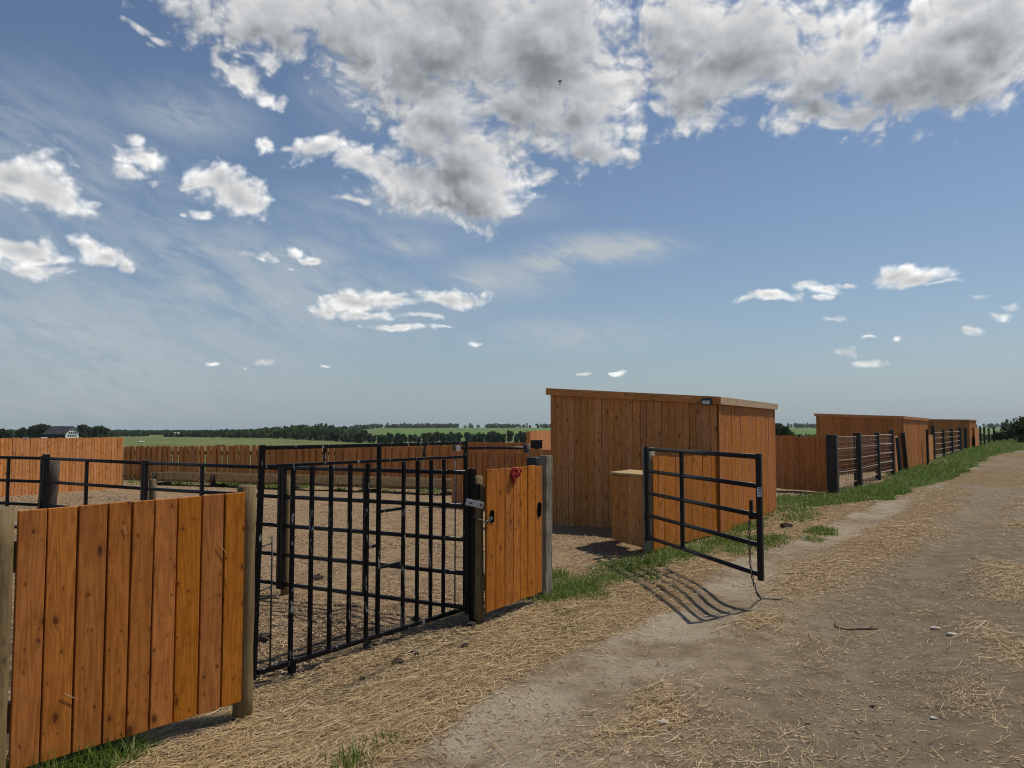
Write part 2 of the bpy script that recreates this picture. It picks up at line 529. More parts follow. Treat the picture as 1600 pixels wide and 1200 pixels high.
def straw_w(x, y):
    q = qoff(x, y)
    qq = q + .55 * (fbm(x * .9, y * .55, 51, 4) - .5)
    s = 1 - sstep(1.0, 1.35, qq)
    s = np.maximum(s, 1.0 * np.exp(-((qq - 2.08 - .25 * sstep(7, 12, y)) / (.25 + .42 * sstep(6, 11, y))) ** 2) * np.maximum(sstep(.34, .6, fbm(x * .9, y * .5, 52, 3)), .8 * sstep(6, 8.5, y) * (1 - sstep(17, 24, y))))
    s = np.maximum(s, .75 * np.exp(-((qq - 3.9) / .34) ** 2) * sstep(.4, .66, fbm(x * .9, y * .5, 53, 3)))
    s = np.maximum(s, .75 * sstep(12, 22, y) * sstep(.4, .62, fbm(x * .35, y * .2, 54, 3)) * (q > 0))
    s = np.maximum(s, .24 * sstep(.48, .78, fbm(x * 1.7, y * 1.2, 55, 4)))
    return s * sstep(-1.2, -.1, q) * (1 - .75 * gate_arc_w(x, y))


def gate_arc_w(x, y):
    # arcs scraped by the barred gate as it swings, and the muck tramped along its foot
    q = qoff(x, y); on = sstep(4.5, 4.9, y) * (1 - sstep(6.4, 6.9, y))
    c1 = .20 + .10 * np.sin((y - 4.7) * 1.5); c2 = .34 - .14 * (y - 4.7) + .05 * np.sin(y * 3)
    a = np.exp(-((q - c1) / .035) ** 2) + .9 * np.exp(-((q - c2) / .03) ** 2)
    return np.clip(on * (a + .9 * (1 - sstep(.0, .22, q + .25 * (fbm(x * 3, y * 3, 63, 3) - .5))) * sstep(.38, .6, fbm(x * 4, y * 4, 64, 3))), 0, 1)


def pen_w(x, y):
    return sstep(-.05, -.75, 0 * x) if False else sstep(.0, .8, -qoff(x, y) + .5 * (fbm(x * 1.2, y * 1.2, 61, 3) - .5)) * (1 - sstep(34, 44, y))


def build_ground():
    def grow(a, st, g, lim):
        r = [a]
        while r[-1] < lim: r.append(r[-1] + st); st *= g
        return r
    xp = list(np.arange(0, 8, .085)) + grow(8, .1, 1.09, 4200)
    xs = np.array(sorted([-k for k in xp[1:]] + xp))
    ys = np.array([-40, -20, -8, -2, 1, 2.2] + list(np.arange(2.8, 13, .07)) + grow(13, .08, 1.045, 6500))
    X, Y = np.meshgrid(xs, ys)
    Z = tz(X, Y)
    V = np.stack([X, Y, Z], -1).reshape(-1, 3)
    nx, ny = len(xs), len(ys)
    i = np.arange((ny - 1) * (nx - 1)); r, c = i // (nx - 1), i % (nx - 1)
    a = r * nx + c
    Fq = np.stack([a, a + 1, a + 1 + nx, a + nx], -1)
    x, y = V[:, 0], V[:, 1]
    q = qoff(x, y)
    az = x / np.maximum(y, 1)
    meadow = sstep(30, 40, y) * sstep(0, 4, -q) + sstep(110, 150, y) + (sstep(4.6, 6.0, q + .8 * (fbm(x * .5, y * .3, 81, 3) - .5)) * .0)
    meadow = np.clip(meadow, 0, 1)
    crop = sstep(690, 720, y) * sstep(-.19, -.17, az)
    at = {'straw': straw_w(x, y), 'pen': pen_w(x, y), 'grass': grass_w(x, y) * (1 - sstep(100, 140, y)), 'meadow': meadow, 'crop': crop,
          'track': np.exp(-((q - 1.5) / .5) ** 2) + .2 * np.exp(-((q - 3.2) / .4) ** 2), 'packed': sstep(2.2, 2.8, q + .5 * (fbm(x * .9, y * .6, 57, 3) - .5)) * (1 - .6 * sstep(9, 16, y)), 'trod': 1 - sstep(6.5, 9.5, y), 'muck': np.clip(gate_arc_w(x, y) + .9 * sstep(.15, .5, -q) * (1 - sstep(5.8, 7.8, y)) * sstep(.5, .64, fbm(x * 3.2, y * 3.2, 66, 3)), 0, 1)}
    # normals of the whole sheet
    gx = np.gradient(Z, xs, axis=1).ravel(); gy = np.gradient(Z, ys, axis=0).ravel()
    N = np.stack([-gx, -gy, np.ones_like(gx)], -1); N /= np.linalg.norm(N, axis=1)[:, None]
    fc = V[Fq].mean(1); fq = qoff(fc[:, 0], fc[:, 1]); fy = fc[:, 1]
    faz = fc[:, 0] / np.maximum(fy, 1)
    cls = np.zeros(len(Fq), int)
    cls[(fq > 1.15) & (fy < 110)] = 1
    cls[(fq < -.15) & (fy < 38)] = 2
    cls[(fy >= 38) & (fq < -.15) | (fy > 110)] = 3
    cls[(fy > 705) & (faz > -.18)] = 4
    for k, nm in enumerate(('ground', 'dirt_road', 'pen_ground', 'meadow', 'crop_field')):
        sel = Fq[cls == k]
        ids, inv = np.unique(sel, return_inverse=True); inv = inv.reshape(sel.shape)
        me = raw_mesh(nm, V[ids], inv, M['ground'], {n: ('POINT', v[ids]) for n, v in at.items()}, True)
        me.normals_split_custom_set_from_vertices(N[ids].tolist())
        o = bpy.data.objects.new(nm, me); COL.objects.link(o); o['kind'] = 'structure'


build_ground()


# ------------------------------------------------------------------ straw, chips, grass
def scatter(bands, xr):
    P = []
    for d0, d1, dens in bands:
        w = xr(d1); n = int((d1 - d0) * w * 2 * dens)
        P.append(np.stack([RNG.uniform(-w, w, n), RNG.uniform(d0, d1, n)], -1))
    P = np.concatenate(P)
    return P[:, 0], P[:, 1]


def blades_flat(name, x, y, length, width, ang, lift, mat, label):
    """strips lying on the ground, three cross-sections each"""
    n = len(x)
    dx, dy = np.cos(ang), np.sin(ang)
    bend = RNG.normal(0, .06, n) * length
    tilt = RNG.normal(0, .12, n) * length * .5
    zs = []
    rows = []
    for k, tpos in enumerate((-.5, 0, .5)):
        px = x + dx * length * tpos - dy * bend * (tpos == 0)
        py = y + dy * length * tpos + dx * bend * (tpos == 0)
        z = tz(px, py) + lift + np.abs(tilt * tpos * 2) * (RNG.random(n) * .6) + .002
        for sgn in (-1, 1):
            rows.append(np.stack([px - dy * width * .5 * sgn, py + dx * width * .5 * sgn, z + sgn * width * RNG.normal(0, .25, n)], -1))
    V = np.stack(rows, 1).reshape(-1, 3)
    b = np.arange(n)[:, None] * 6
    f1 = b + np.array([0, 1, 3, 2]); f2 = b + np.array([2, 3, 5, 4])
    Fq = np.stack([f1, f2], 1).reshape(-1, 4)
    r = np.repeat(RNG.random(n), 2)
    o = bpy.data.objects.new(name, raw_mesh(name, V, Fq, mat, {'rnd': ('FACE', r)}, True))
    COL.objects.link(o); tag(o, label, None, None, 'stuff'); return o


x, y = scatter([(2.6, 4.6, 7000), (4.6, 7, 4200), (7, 10, 1900), (10, 14, 700), (14, 22, 240), (22, 40, 60)], lambda d: .72 * d + .8)
w = straw_w(x, y) * (1 - np.clip(grass_w(x, y), 0, 1) * .5)
keep = RNG.random(len(x)) < np.clip((w - .12) * 1.2, 0.02, 1) * (qoff(x, y) > -.4)
x, y = x[keep], y[keep]
L = RNG.uniform(.02, .11, len(x)) * (RNG.random(len(x)) * .9 + .4) + (RNG.random(len(x)) < .14) * RNG.uniform(.05, .24, len(x))
ang = np.where(RNG.random(len(x)) < .6, RNG.normal(.95, .55, len(x)), RNG.uniform(0, 6.28, len(x)))
dd = np.sqrt(x * x + y * y)
blades_flat('loose_straw', x, y, L, RNG.uniform(.0013, .0034, len(x)) * np.clip(dd / 6, 1, 3.2), ang, RNG.random(len(x)) ** 2 * .026, M['straw'], 'loose golden straw strewn over the dirt along the fence')
x, y = scatter([(4.6, 8, 2400), (8, 12, 1100), (12, 18, 420), (18, 30, 120)], lambda d: .72 * d + .8)
keep = (qoff(x, y) < .15) & (RNG.random(len(x)) < .2 + .8 * sstep(.34, .56, fbm(x * 2.2, y * 2.2, 91, 3)))
x, y = x[keep], y[keep]
dd = np.sqrt(x * x + y * y)
blades_flat('trampled_straw', x, y, RNG.uniform(.015, .075, len(x)), RNG.uniform(.003, .008, len(x)) * np.clip(dd / 9, 1, 2.5), RNG.uniform(0, 6.28, len(x)), RNG.random(len(x)) ** 2 * .02, M['chips'],
            'trampled straw and chips covering the floor of the pen')


x, y = scatter([(2.6, 5, 900), (5, 9, 450), (9, 16, 130), (16, 30, 30)], lambda d: .72 * d + .8)
keep = (qoff(x, y) > .9) & (RNG.random(len(x)) < .15 + .85 * sstep(.4, .62, fbm(x * 1.4, y * 1.4, 95, 3)))
x, y = x[keep], y[keep]
dd = np.sqrt(x * x + y * y)
blades_flat('road_litter', x, y, RNG.uniform(.008, .05, len(x)), RNG.uniform(.002, .007, len(x)) * np.clip(dd / 8, 1, 2.5), RNG.uniform(0, 6.28, len(x)), RNG.random(len(x)) ** 2 * .006, M['chips'],
            'fine chaff and dirt crumbs littering the road')


def grass_blades(name, x, y, hgt, wid, mat, label):
    n = len(x)
    a = RNG.uniform(0, 6.28, n); lean = np.abs(RNG.normal(0, .75, n)) * hgt
    fx, fy = np.cos(a), np.sin(a)
    z0 = tz(x, y) - .01
    s = RNG.uniform(0, 6.28, n); sx, sy = np.cos(s), np.sin(s)
    rows = []
    for tpos, wk in ((0, 1), (.55, .8), (1, .12)):
        off = lean * tpos ** 1.8
        hz = hgt * tpos * (1 - .25 * tpos * np.clip(lean / hgt, 0, 1))
        for sg in (-.5, .5):
            rows.append(np.stack([x + fx * off + sx * wid * wk * sg, y + fy * off + sy * wid * wk * sg, z0 + hz], -1))
    V = np.stack(rows, 1).reshape(-1, 3)
    b = np.arange(n)[:, None] * 6
    Fq = np.stack([b + np.array([0, 1, 3, 2]), b + np.array([2, 3, 5, 4])], 1).reshape(-1, 4)
    o = bpy.data.objects.new(name, raw_mesh(name, V, Fq, mat, {'rnd': ('FACE', np.repeat(RNG.random(n), 2))}, True))
    COL.objects.link(o); tag(o, label, None, None, 'stuff')


x, y = scatter([(3.0, 5, 5000), (5, 9, 4000), (9, 14, 2400), (14, 22, 900), (22, 35, 260), (35, 60, 90), (60, 90, 34)], lambda d: .74 * d + .8)
w = grass_w(x, y)
keep = RNG.random(len(x)) < np.clip(w * 1.3 - .12, 0, 1) * (.36 + 1.0 * sstep(.3, .62, fbm(x * 4, y * 4, 77, 3)))
x, y, w = x[keep], y[keep], w[keep]
dd = np.sqrt(x * x + y * y)
grass_blades('grass', x, y, RNG.uniform(.03, .16, len(x)) * (.4 + .8 * fbm(x * 1.6, y * 1.6, 79, 2)) * (.45 + .6 * np.clip(w, 0, 1)) * np.clip(1 + (dd - 10) * .02, 1, 2) * (1 + .5 * (y < 4.2)), RNG.uniform(.004, .009, len(x)) * np.clip(dd / 7, 1, 4), M['grass'],
             'short green grass and weeds along the fence bottoms and road edge')
# flower heads in the verge
mb = MB()
for k in range(75):
    i = random.randrange(len(x))
    if y[i] < 8 or y[i] > 60: continue
    p = Vector((x[i], y[i], tz1(x[i], y[i]) + random.uniform(.07, .16))); r = .010 * max(1, y[i] / 16)
    mb.tube([p, p + Vector((0, 0, r))], [r, r * .5], 6)
tag(mb.build('clover_flowers', M['flower']), 'white clover flowers dotted through the green verge', None, None, 'stuff')


# ------------------------------------------------------------------ board fences
def lerp(a, b, t): return a + (b - a) * t


def boards(mb, p0, p1, n, zb, zt, th=.022, gap=.006, jit=.003, top_j=.006, bot_j=.01, alt=0., lean=.0, side=None, wj=.12, tongue=True):
    """a row of upright boards from p0 to p1 (xy); zb, zt: (z at p0, z at p1)"""
    p0 = Vector(p0[:2]); p1 = Vector(p1[:2]); d = p1 - p0; L = d.length; d.normalize()
    nrm = Vector((d.y, -d.x))
    ws = [1 + random.uniform(-wj, wj) for _ in range(n)]; tot = sum(ws); acc = 0
    for i in range(n):
        s0 = acc / tot * L + gap / 2; acc += ws[i]; s1 = acc / tot * L - gap / 2
        t = (s0 + s1) / 2 / L
        b = lerp(*zb, t) + random.uniform(-bot_j, bot_j); tp = lerp(*zt, t) + random.uniform(-top_j, top_j)
        slope = (zt[1] - zt[0]) / L * (s1 - s0) / 2; slb = (zb[1] - zb[0]) / L * (s1 - s0) / 2
        o = random.uniform(0, jit) + (alt if i % 2 else 0)
        ln = random.uniform(-lean, lean); tilt = random.uniform(-jit, jit)
        c = []
        for z, sl, sh, tl in ((b, slb, 0, 0), (tp, slope, ln, tilt)):
            for s, dep in ((s0, 0), (s1, 0), (s1, th), (s0, th)):
                xy = p0 + d * (s + sh) + nrm * (o - dep + th / 2 + tl)
                c.append((xy.x, xy.y, z + (sl if s == s1 else -sl)))
        w = s1 - s0
        if gap > 0 and tongue and i < n - 1:
            tc_ = []
            for z, sl, sh, tl in ((b, slb, 0, 0), (tp - .004, slope, ln, tilt)):
                for s, dep in ((s1 - .02, th * .62), (s1 + gap + .014, th * .62), (s1 + gap + .014, th * 1.0), (s1 - .02, th * .97)):
                    xy = p0 + d * (s + sh) + nrm * (o - dep + th / 2 + tl - .006)
                    tc_.append((xy.x, xy.y, z + sl))
            mb.hexa(tc_, .35, [(0, b), (.03, b), (.04, b), (-.01, b), (0, tp), (.03, tp), (.04, tp), (-.01, tp)], (random.random() * 50, random.random() * 50))
        uv = [(0, b), (w, b), (w + th, b), (-th, b), (0, tp), (w, tp), (w + th, tp), (-th, tp)]
        # bottom loop must run counter-clockwise from below: order (s0 front, s1 front, s1 back, s0 back)
        mb.hexa(c, random.random(), uv, (random.random() * 50, random.random() * 50))


def round_post(mb, base, top, r, taper=.95):
    a = Vector(base); b = Vector(top); n = 6
    pts = [a.lerp(b, k / n) + Vector((random.uniform(-.003, .003), random.uniform(-.003, .003), 0)) for k in range(n + 1)]
    pts[-1] = b.copy(); pts[-2] = Vector((lerp(a.x, b.x, 1 - 1 / n), lerp(a.y, b.y, 1 - 1 / n), pts[-2].z))
    ax = (b - a).normalized(); pts += [b + ax * .005]
    rs = [r * lerp(1, taper, k / n) * random.uniform(.98, 1.02) for k in range(n + 1)] + [r * taper * .82]
    mb.tube(pts, rs, 18)


def square_post(mb, base, top, w, h=None, yaw=None):
    mb.bar(base, top, w, h or w, (FD.x, FD.y, 0))


def fence(name, label, p0, p1, n, zb, zt, mat='stain', group=None, posts=(), rails=True, bevel=0, backside=1, **kw):
    p0 = Vector(p0[:2]); p1 = Vector(p1[:2])
    mid = (p0 + p1) / 2
    t = thing(name, (mid.x, mid.y, tz1(mid.x, mid.y)), label, 'fence', group)
    mb = MB(); boards(mb, p0, p1, n, zb, zt, **kw); mb.build('board_panel', M[mat], t, bevel)
    d = (p1 - p0).normalized(); nr = Vector((d.y, -d.x))
    if rails:
        for k in (.2, .82):
            r = MB(); off = -.035 * backside
            a = p0 + nr * off; b = p1 + nr * off
            r.bar((a.x, a.y, lerp(zb[0], zt[0], k)), (b.x, b.y, lerp(zb[1], zt[1], k)), .038, .135); r.build('rail', M['treated'], t)
    return t


# near left panel
A0, A1 = PX(12, 1192, 3.55), PX(376, 1085, 4.46)
f1 = fence('board_fence', 'nearest stained board fence panel, in the lower left corner between two round posts', A0, A1, 9, (.105, .105), (1.275, 1.285), 'stain', 'stained board fence panels', bevel=.003, gap=.009, jit=.004, lean=.003, bot_j=.003, top_j=.0015)
for (u, d, r, zt) in ((-6, 3.50, .065, 1.29), (383, 4.52, .056, 1.315)):
    p = PX(u, 900, d); mb = MB(); round_post(mb, (p.x, p.y, -.1), (p.x, p.y, zt), r); mb.build('post', M['treated'], f1)

# fence piece right of the big gate
B0, B1 = PX(758, 949, 6.60), PX(846, 921, 7.42)
f2 = fence('board_fence', 'short stained board panel with a red rope on it, right of the barred gate', B0, B1, 7, (.10, .10), (1.30, 1.30), 'stain', 'stained board fence panels', bevel=.003, gap=.008, jit=.004, lean=.003, bot_j=.006)
pA = PX(746, 900, 6.66); mb = MB(); round_post(mb, (pA.x, pA.y, -.1), (pA.x - .01, pA.y, 1.24), .058); mb.build('post', M['treated'], f2)
pB = PX(852, 900, 7.62); mb = MB(); square_post(mb, (pB.x, pB.y, -.1), (pB.x + .01, pB.y + .02, 1.385), .085, .12); mb.build('post', M['grey_wood'], f2, .006)['label'] = 'weathered grey square post'
dB = (B1 - B0); dB.z = 0; dB.normalize(); nB = Vector((dB.y, -dB.x, 0))


def hole_disc(u, v, w, h, nm):  # black disc laid on the boards, painted shade for the inside of a slot
    s = (PX(u, v, 1) - Vector((0, 0, CAMZ)))
    o = Vector((0, 0, CAMZ)); pl = Vector((B0.x, B0.y, 0)) + nB * .0185
    k = (pl - o).dot(nB) / s.dot(nB); c = o + s * k
    mb = MB(); pts = []
    for i in range(20):
        a = 2 * math.pi * i / 20
        pts.append(c + dB * math.cos(a) * w + Vector((0, 0, 1)) * math.copysign(abs(math.sin(a)) ** .6, math.sin(a)) * h)
    b = len(mb.v); mb.v += [tuple(p + nB * .003) for p in pts] + [tuple(p - nB * .004) for p in pts]
    mb.f.append(list(range(20))); mb.uv += [(0, 0)] * 20; mb.r.append(0); mb.sm.append(False)
    for i in range(20):
        mb.f.append([(i + 1) % 20, i, 20 + i, 20 + (i + 1) % 20]); mb.uv += [(0, 0)] * 4; mb.r.append(0); mb.sm.append(False)
    mb.build('hand_hole', M['hole'], f2); return c


hc = hole_disc(769, 807, .032, .055, 'a')
hole_disc(843, 796, .035, .07, 'b')


def chain_mesh(pts, link=.042, wire=.0045, wid=.011):
    """links strung along a polyline, alternately turned"""
    mb = MB(); pts = [Vector(p) for p in pts]
    L = [0]
    for a, b in zip(pts, pts[1:]): L.append(L[-1] + (b - a).length)
    pitch = link - 2.6 * wire; n = int(L[-1] / pitch)

    def at(s):
        for i in range(len(pts) - 1):
            if s <= L[i + 1] or i == len(pts) - 2:
                return pts[i].lerp(pts[i + 1], (s - L[i]) / (L[i + 1] - L[i])), (pts[i + 1] - pts[i]).normalized()
    for k in range(n):
        c, d = at((k + .5) * pitch)
        ref = Vector((1, .2, 0)) if abs(d.z) > .5 else Vector((0, 0, 1))
        x = d.cross(ref).normalized(); yv = d.cross(x)
        s = (x if k % 2 else yv)
        s = (s + (yv if k % 2 else x) * .35).normalized()
        ring = []
        for j in range(13):
            a = 2 * math.pi * j / 12
            ring.append(c + d * math.cos(a) * (link / 2 - wire) + s * math.sin(a) * wid)
        mb.tube(ring, wire, 6, False)
    return mb


tag(chain_mesh([PX(741, 806, 6.5), PX(752, 815, 6.52), PX(762, 815, 6.53), hc + nB * .01]).build('chain', M['chain']), 'short steel chain hooked into the slot of the rope-hung fence panel', 'chain', 'steel chains')
# galvanised strap from gate to post
sp = thing('hinge_strap', PX(742, 786, 6.45), 'pale galvanised strap across the round post beside the barred gate', 'strap')
mb = MB(); mb.bar(PX(728, 784, 6.46), PX(755, 790, 6.53), .008, .055, (0, 0, 1)); mb.build('strap_plate', M['galv'], sp, .002)
for u, v in ((735, 786), (751, 789)):
    mb = MB(); c = PX(u, v, 6.452); mb.tube([c, c + nB * .012], .011, 6); mb.build('bolt', M['chain'], sp)
# red rope bundle
o = Vector((0, 0, CAMZ)); s = PX(806, 740, 1) - o; k = (Vector((B0.x, B0.y, 0)) + nB * .035 - o).dot(nB) / s.dot(nB); rc = o + s * k
mb = MB()
for (ox, oz, rx, rz, ph) in ((-.03, 0, .035, .05, 0), (-.012, .008, .03, .045, .5), (.04, .012, .038, .034, .3), (.0, -.01, .05, .03, 1), (-.03, -.03, .02, .035, .2)):
    mb.tube([rc + dB * (ox + rx * math.cos(a)) + Vector((0, 0, oz + rz * math.sin(a))) + nB * (.012 * math.sin(2 * a + ph)) for a in [2 * math.pi * i / 16 for i in range(17)]], .0075, 6, False)
mb.tube([rc + dB * -.04 + Vector((0, 0, -.02)), rc + dB * -.045 + Vector((0, 0, -.07)), rc + dB * -.035 + Vector((0, 0, -.10))], .008, 6)
mb.tube([rc - nB * .03, rc + nB * .02], .006, 6)
tag(mb.build('rope', M['rope']), 'coil of red rope hung high on the short fence panel', 'rope')

# ------------------------------------------------------------------ the big barred gate
g0 = PX(402, 1046, 5.02); g0.z = .07; g1 = PX(727, 948, 6.80); g1.z = .075
gd = (g1 - g0); gd.z = 0; GL = gd.length; gd.normalize()
gate = thing('barred_gate', (g0.x, g0.y, tz1(g0.x, g0.y)), 'tall black gate of chipped square bars closing the pen beside the nearest fence', 'gate')


def gpt(u, z):  # point on the gate plane below screen column u at height z
    xc = (u - CX) / F
    # solve (g0 + gd*s): x/y_eff = xc (pitch folded in by height)
    lo, hi = -.3, GL + .3
    for _ in range(40):
        m = (lo + hi) / 2; p = g0 + gd * m
        yy = p.y * math.cos(PITCH) + (z - CAMZ) * math.sin(PITCH)
        if p.x / yy < xc: lo = m
        else: hi = m
    p = g0 + gd * lo
    return Vector((p.x, p.y, z))


ZT, Z2 = 1.545, 1.405
W = .0255
lean = Vector((0.0, 0, 0))
L0, R0 = gpt(402, .8), gpt(727, .8)
fr = MB()
fr.bar((L0.x - .012, L0.y, .05), (L0.x + .02, L0.y, ZT), .031)
fr.bar((R0.x, R0.y, .07), (R0.x, R0.y, ZT), .030)
a, b = Vector((L0.x, L0.y, 0)), Vector((R0.x, R0.y, 0))
ins = gd * .0165
fr.bar(a + ins + Vector((0, 0, ZT - .02)), b - ins + Vector((0, 0, ZT - .02)), .028, .026)
fr.bar(a + ins + Vector((0, 0, Z2)), b - ins + Vector((0, 0, Z2)), .026, .022)
fr.bar(a + ins + Vector((0, 0, .09)), b - ins + Vector((0, 0, .085)), .034, .032)
fr.build('gate_frame', M['chipped'], gate, .003)
for u in (456, 486, 516, 546, 573, 630, 652, 673, 693):
    p = gpt(u, .8); mb = MB(); mb.bar((p.x, p.y, .105), (p.x, p.y, Z2 - .015), W); mb.build('bar', M['chipped'], gate, .003)
p = gpt(591, .8); mb = MB(); mb.bar((p.x, p.y, .105), (p.x, p.y, ZT - .034), .028, .028); mb.build('centre_upright', M['chipped'], gate, .003)
for u in (508, 663):
    p = gpt(u, 1.5); mb = MB(); mb.bar((p.x, p.y, Z2 + .015), (p.x, p.y, ZT - .034), .016); mb.build('short_bar', M['chipped'], gate)
for (u0, u1, v) in ((593, 629, 798), (575, 590, 853), (593, 629, 884)):
    d0, d1 = gpt(u0, .8), gpt(u1, .8); z = CAMZ - (v - HOR) * d0.y / F
    mb = MB(); mb.bar((d0.x, d0.y, z), (d1.x, d1.y, z + .003), .02); mb.build('cross_bar', M['chipped'], gate)
for (u, z0, z1, st) in ((424, .10, .95, (.62, .9)), (711, .10, 1.39, (.55,))):
    p = gpt(u, .6); mb = MB(); mb.tube([(p.x, p.y, z0), (p.x, p.y, z1)], .006, 8)
    e = gpt(402, .6) if u < 600 else gpt(727, .6)
    for z in st: mb.tube([(p.x, p.y, z), (e.x, e.y, z - .02)], .005, 6)
    mb.build('drop_rod', M['rod'], gate)
p = gpt(456, .1); mb = MB(); mb.bar((p.x, p.y, .02), (p.x, p.y, .10), .04); mb.build('skid', M['chipped'], gate)


# ------------------------------------------------------------------ pipe panels
def pipe_gate(name, label, cat, group, a, b, za, zb, mids=(.5,), r=.0195, mat='black', rows=5, up_r=.021):
    """a, b xy ends; za, zb = (bottom, top) rail heights at either end"""
    a = Vector(a[:2]); b = Vector(b[:2])
    t = thing(name, (a.x, a.y, tz1(a.x, a.y)), label, cat, group)
    P = lambda s, k: Vector((*(a.lerp(b, s)), lerp(lerp(za[0], za[1], k), lerp(zb[0], zb[1], k), s)))
    for i in range(rows):
        k = i / (rows - 1); mb = MB(); mb.tube([P(0, k), P(.5, k), P(1, k)], r, 12); mb.build('rail', M[mat], t)
    for s in (0, 1):
        mb = MB(); p, q = P(s, 0), P(s, 1); mb.bar(p - Vector((0, 0, .05)), q + Vector((0, 0, .03)), up_r * 2); mb.build('end_upright', M[mat], t, .005)
    for s in mids:
        mb = MB(); mb.bar(P(s, 0), P(s, 1), up_r * 1.7); mb.build('mid_upright', M[mat], t, .004)
    return t


# joints of the black panel run across the pen
def rail_joint(u, vt, zt): # plan position where top rail height zt shows at pixel
    x_, y_, z_ = ray(u, vt); k = (zt - CAMZ) / z_; return Vector((x_ * k, y_ * k))


J = [PX(735, 800, 6.62).xy, PX(440, 800, 7.65).xy, PX(226, 740, 8.75).xy, PX(68, 740, 9.7).xy, PX(-90, 740, 10.4).xy]
JZ = [(.13, 1.275), (.13, 1.262), (.11, 1.262), (.11, 1.28), (.1, 1.28)]
JL = ['long black pipe panel standing behind the barred gate', 'black pipe panel between the double uprights left of the barred gate',
      'black pipe panel in front of the corner of the two back fences', 'black pipe panel cut off by the left edge of the picture']
for i in range(4):
    a, b = J[i], J[i + 1]; dd_ = (b - a).normalized() * .022
    pt = pipe_gate('corral_fence', JL[i], 'panel', 'black pipe panels across the pen', a + dd_, b - dd_, JZ[i], JZ[i + 1], {0: (.52,), 1: (.55,), 2: (.55,), 3: (.33, .67)}[i])
    if i == 0:
        mb = MB(); e = a; mb.bar((e.x + .02, e.y, .0), (e.x + .02, e.y, 1.31), .045); mb.build('latch_post', M['black'], pt, .006)
        mb = MB(); mb.bar((e.x + .05, e.y - .01, 1.05), (e.x + .05, e.y - .01, 1.18), .05); mb.build('latch_box', M['black'], pt, .006)

p = PX(447, 800, 7.78); mb = MB(); round_post(mb, (p.x, p.y, -.1), (p.x, p.y, 1.16), .042); tag(mb.build('round_post', M['treated']), 'slim round wooden post behind the pipe panel joint, seen through the barred gate', 'post')
p = PX(237, 760, 9.0); mb = MB(); round_post(mb, (p.x, p.y, -.1), (p.x + .01, p.y, 1.06), .042); tag(mb.build('round_post', M['treated']), 'short pale round post behind the double uprights above the nearest fence', 'post')
p = PX(80, 760, 9.95); mb = MB(); round_post(mb, (p.x - .07, p.y, -.1), (p.x + .02, p.y, 1.235), .088, .9); tag(mb.build('log_post', M['tie_brown']), 'thick leaning weathered log post at a pipe panel joint, far left', 'post')
p = PX(68, 760, 9.72); mb = MB(); mb.bar((p.x - .06, p.y, -.1), (p.x + .02, p.y, 1.33), .07); tag(mb.build('steel_post', M['black'], None, .006), 'black steel post strapped to the thick leaning log post', 'post')

# ------------------------------------------------------------------ open gate on the right
h0 = Vector((1.775, 10.16)); h1 = Vector((2.31, 7.22))
og = pipe_gate('pipe_gate', 'open black five-rail pipe gate swung out toward the road', 'gate', None, h0, h1, (.235, 1.385), (.295, 1.388), (.39,), .0235, 'black', 5, .026)
e = h1
mb = MB(); cdir = (h1 - h0).normalized(); cn = Vector((cdir.y, -cdir.x))
for z0 in (1.06,):
    mb.box((e.x - .029, e.y - .0325, z0 - .04), (e.x + .015, e.y - .0295, z0 + .045))
mb.build('sticker', M['white'], og)
mb = MB()
for k in range(5):
    zz = 1.04 + k * .013
    mb.box((e.x - .022 + .004 * (k % 2), e.y - .0335, zz), (e.x - .001, e.y - .0327, zz + .006))
mb.build('sticker_print', M['black'], og)
for z in (1.22, .5):
    mb = MB(); mb.tube([(h0.x - .01, h0.y + .03, z - .05), (h0.x - .01, h0.y + .03, z + .05)], .03, 10)
    mb.bar((h0.x - .01, h0.y + .03, z), (h0.x + .0, h0.y + .12, z), .02, .04); mb.build('hinge', M['chain'], og)
mb = MB(); lp = PX(1174, 798, 7.36); mb.bar(lp + Vector((0, 0, -.08)), lp + Vector((0, 0, .1)), .03); mb.tube([lp + Vector((-.02, 0, -.06)), lp + Vector((.06, -.04, -.06))], .016, 8); mb.build('latch', M['black'], og)
ce = G(1188, 937)
ch = [PX(1171, 802, 7.34), PX(1171, 840, 7.36), PX(1172, 880, 7.36), PX(1176, 905, 7.34), PX(1182, 925, 7.3), Vector((ce.x, ce.y, ce.z + .015)), Vector((ce.x + .07, ce.y + .03, tz1(ce.x + .07, ce.y + .03) + .012))]
tag(chain_mesh(ch, .05, .0052, .013).build('chain', M['chain']), 'long steel chain dangling from the open gate down to the dirt', 'chain', 'steel chains')

# wing fence behind the open gate, with its low feed box
C0 = PX(1020, 865, 10.2); C1 = PX(1139, 829, 12.35)
f3 = fence('board_fence', 'stained board wing fence behind the open gate, running up to the big shed', C0, C1, 15, (.05, .03), (1.30, 1.20), 'stain', 'stained board fence panels', gap=.008, jit=.008, top_j=.02)
p = PX(1015, 860, 10.28); mb = MB(); round_post(mb, (p.x, p.y, -.1), (p.x + .0, p.y, 1.40), .082, .97); mb.build('post', M['grey_wood'], f3)
bx = thing('feed_box', PX(980, 850, 10.6), 'low board box with a flat pale lid beside the open gate post', 'box')
q0 = PX(957, 849, 10.95); q1 = PX(1006, 852, 10.38)
mb = MB(); boards(mb, q0, q1, 4, (.10, .05), (1.0, 1.0), gap=.006); mb.build('front_panel', M['stain2'], bx)
dq = Vector((.53, .85)) * .75
mb = MB(); boards(mb, (q0.x, q0.y), (q0.x + dq.x, q0.y + dq.y), 5, (.10, .05), (1.0, 1.0)); mb.build('side_panel', M['stain2'], bx)
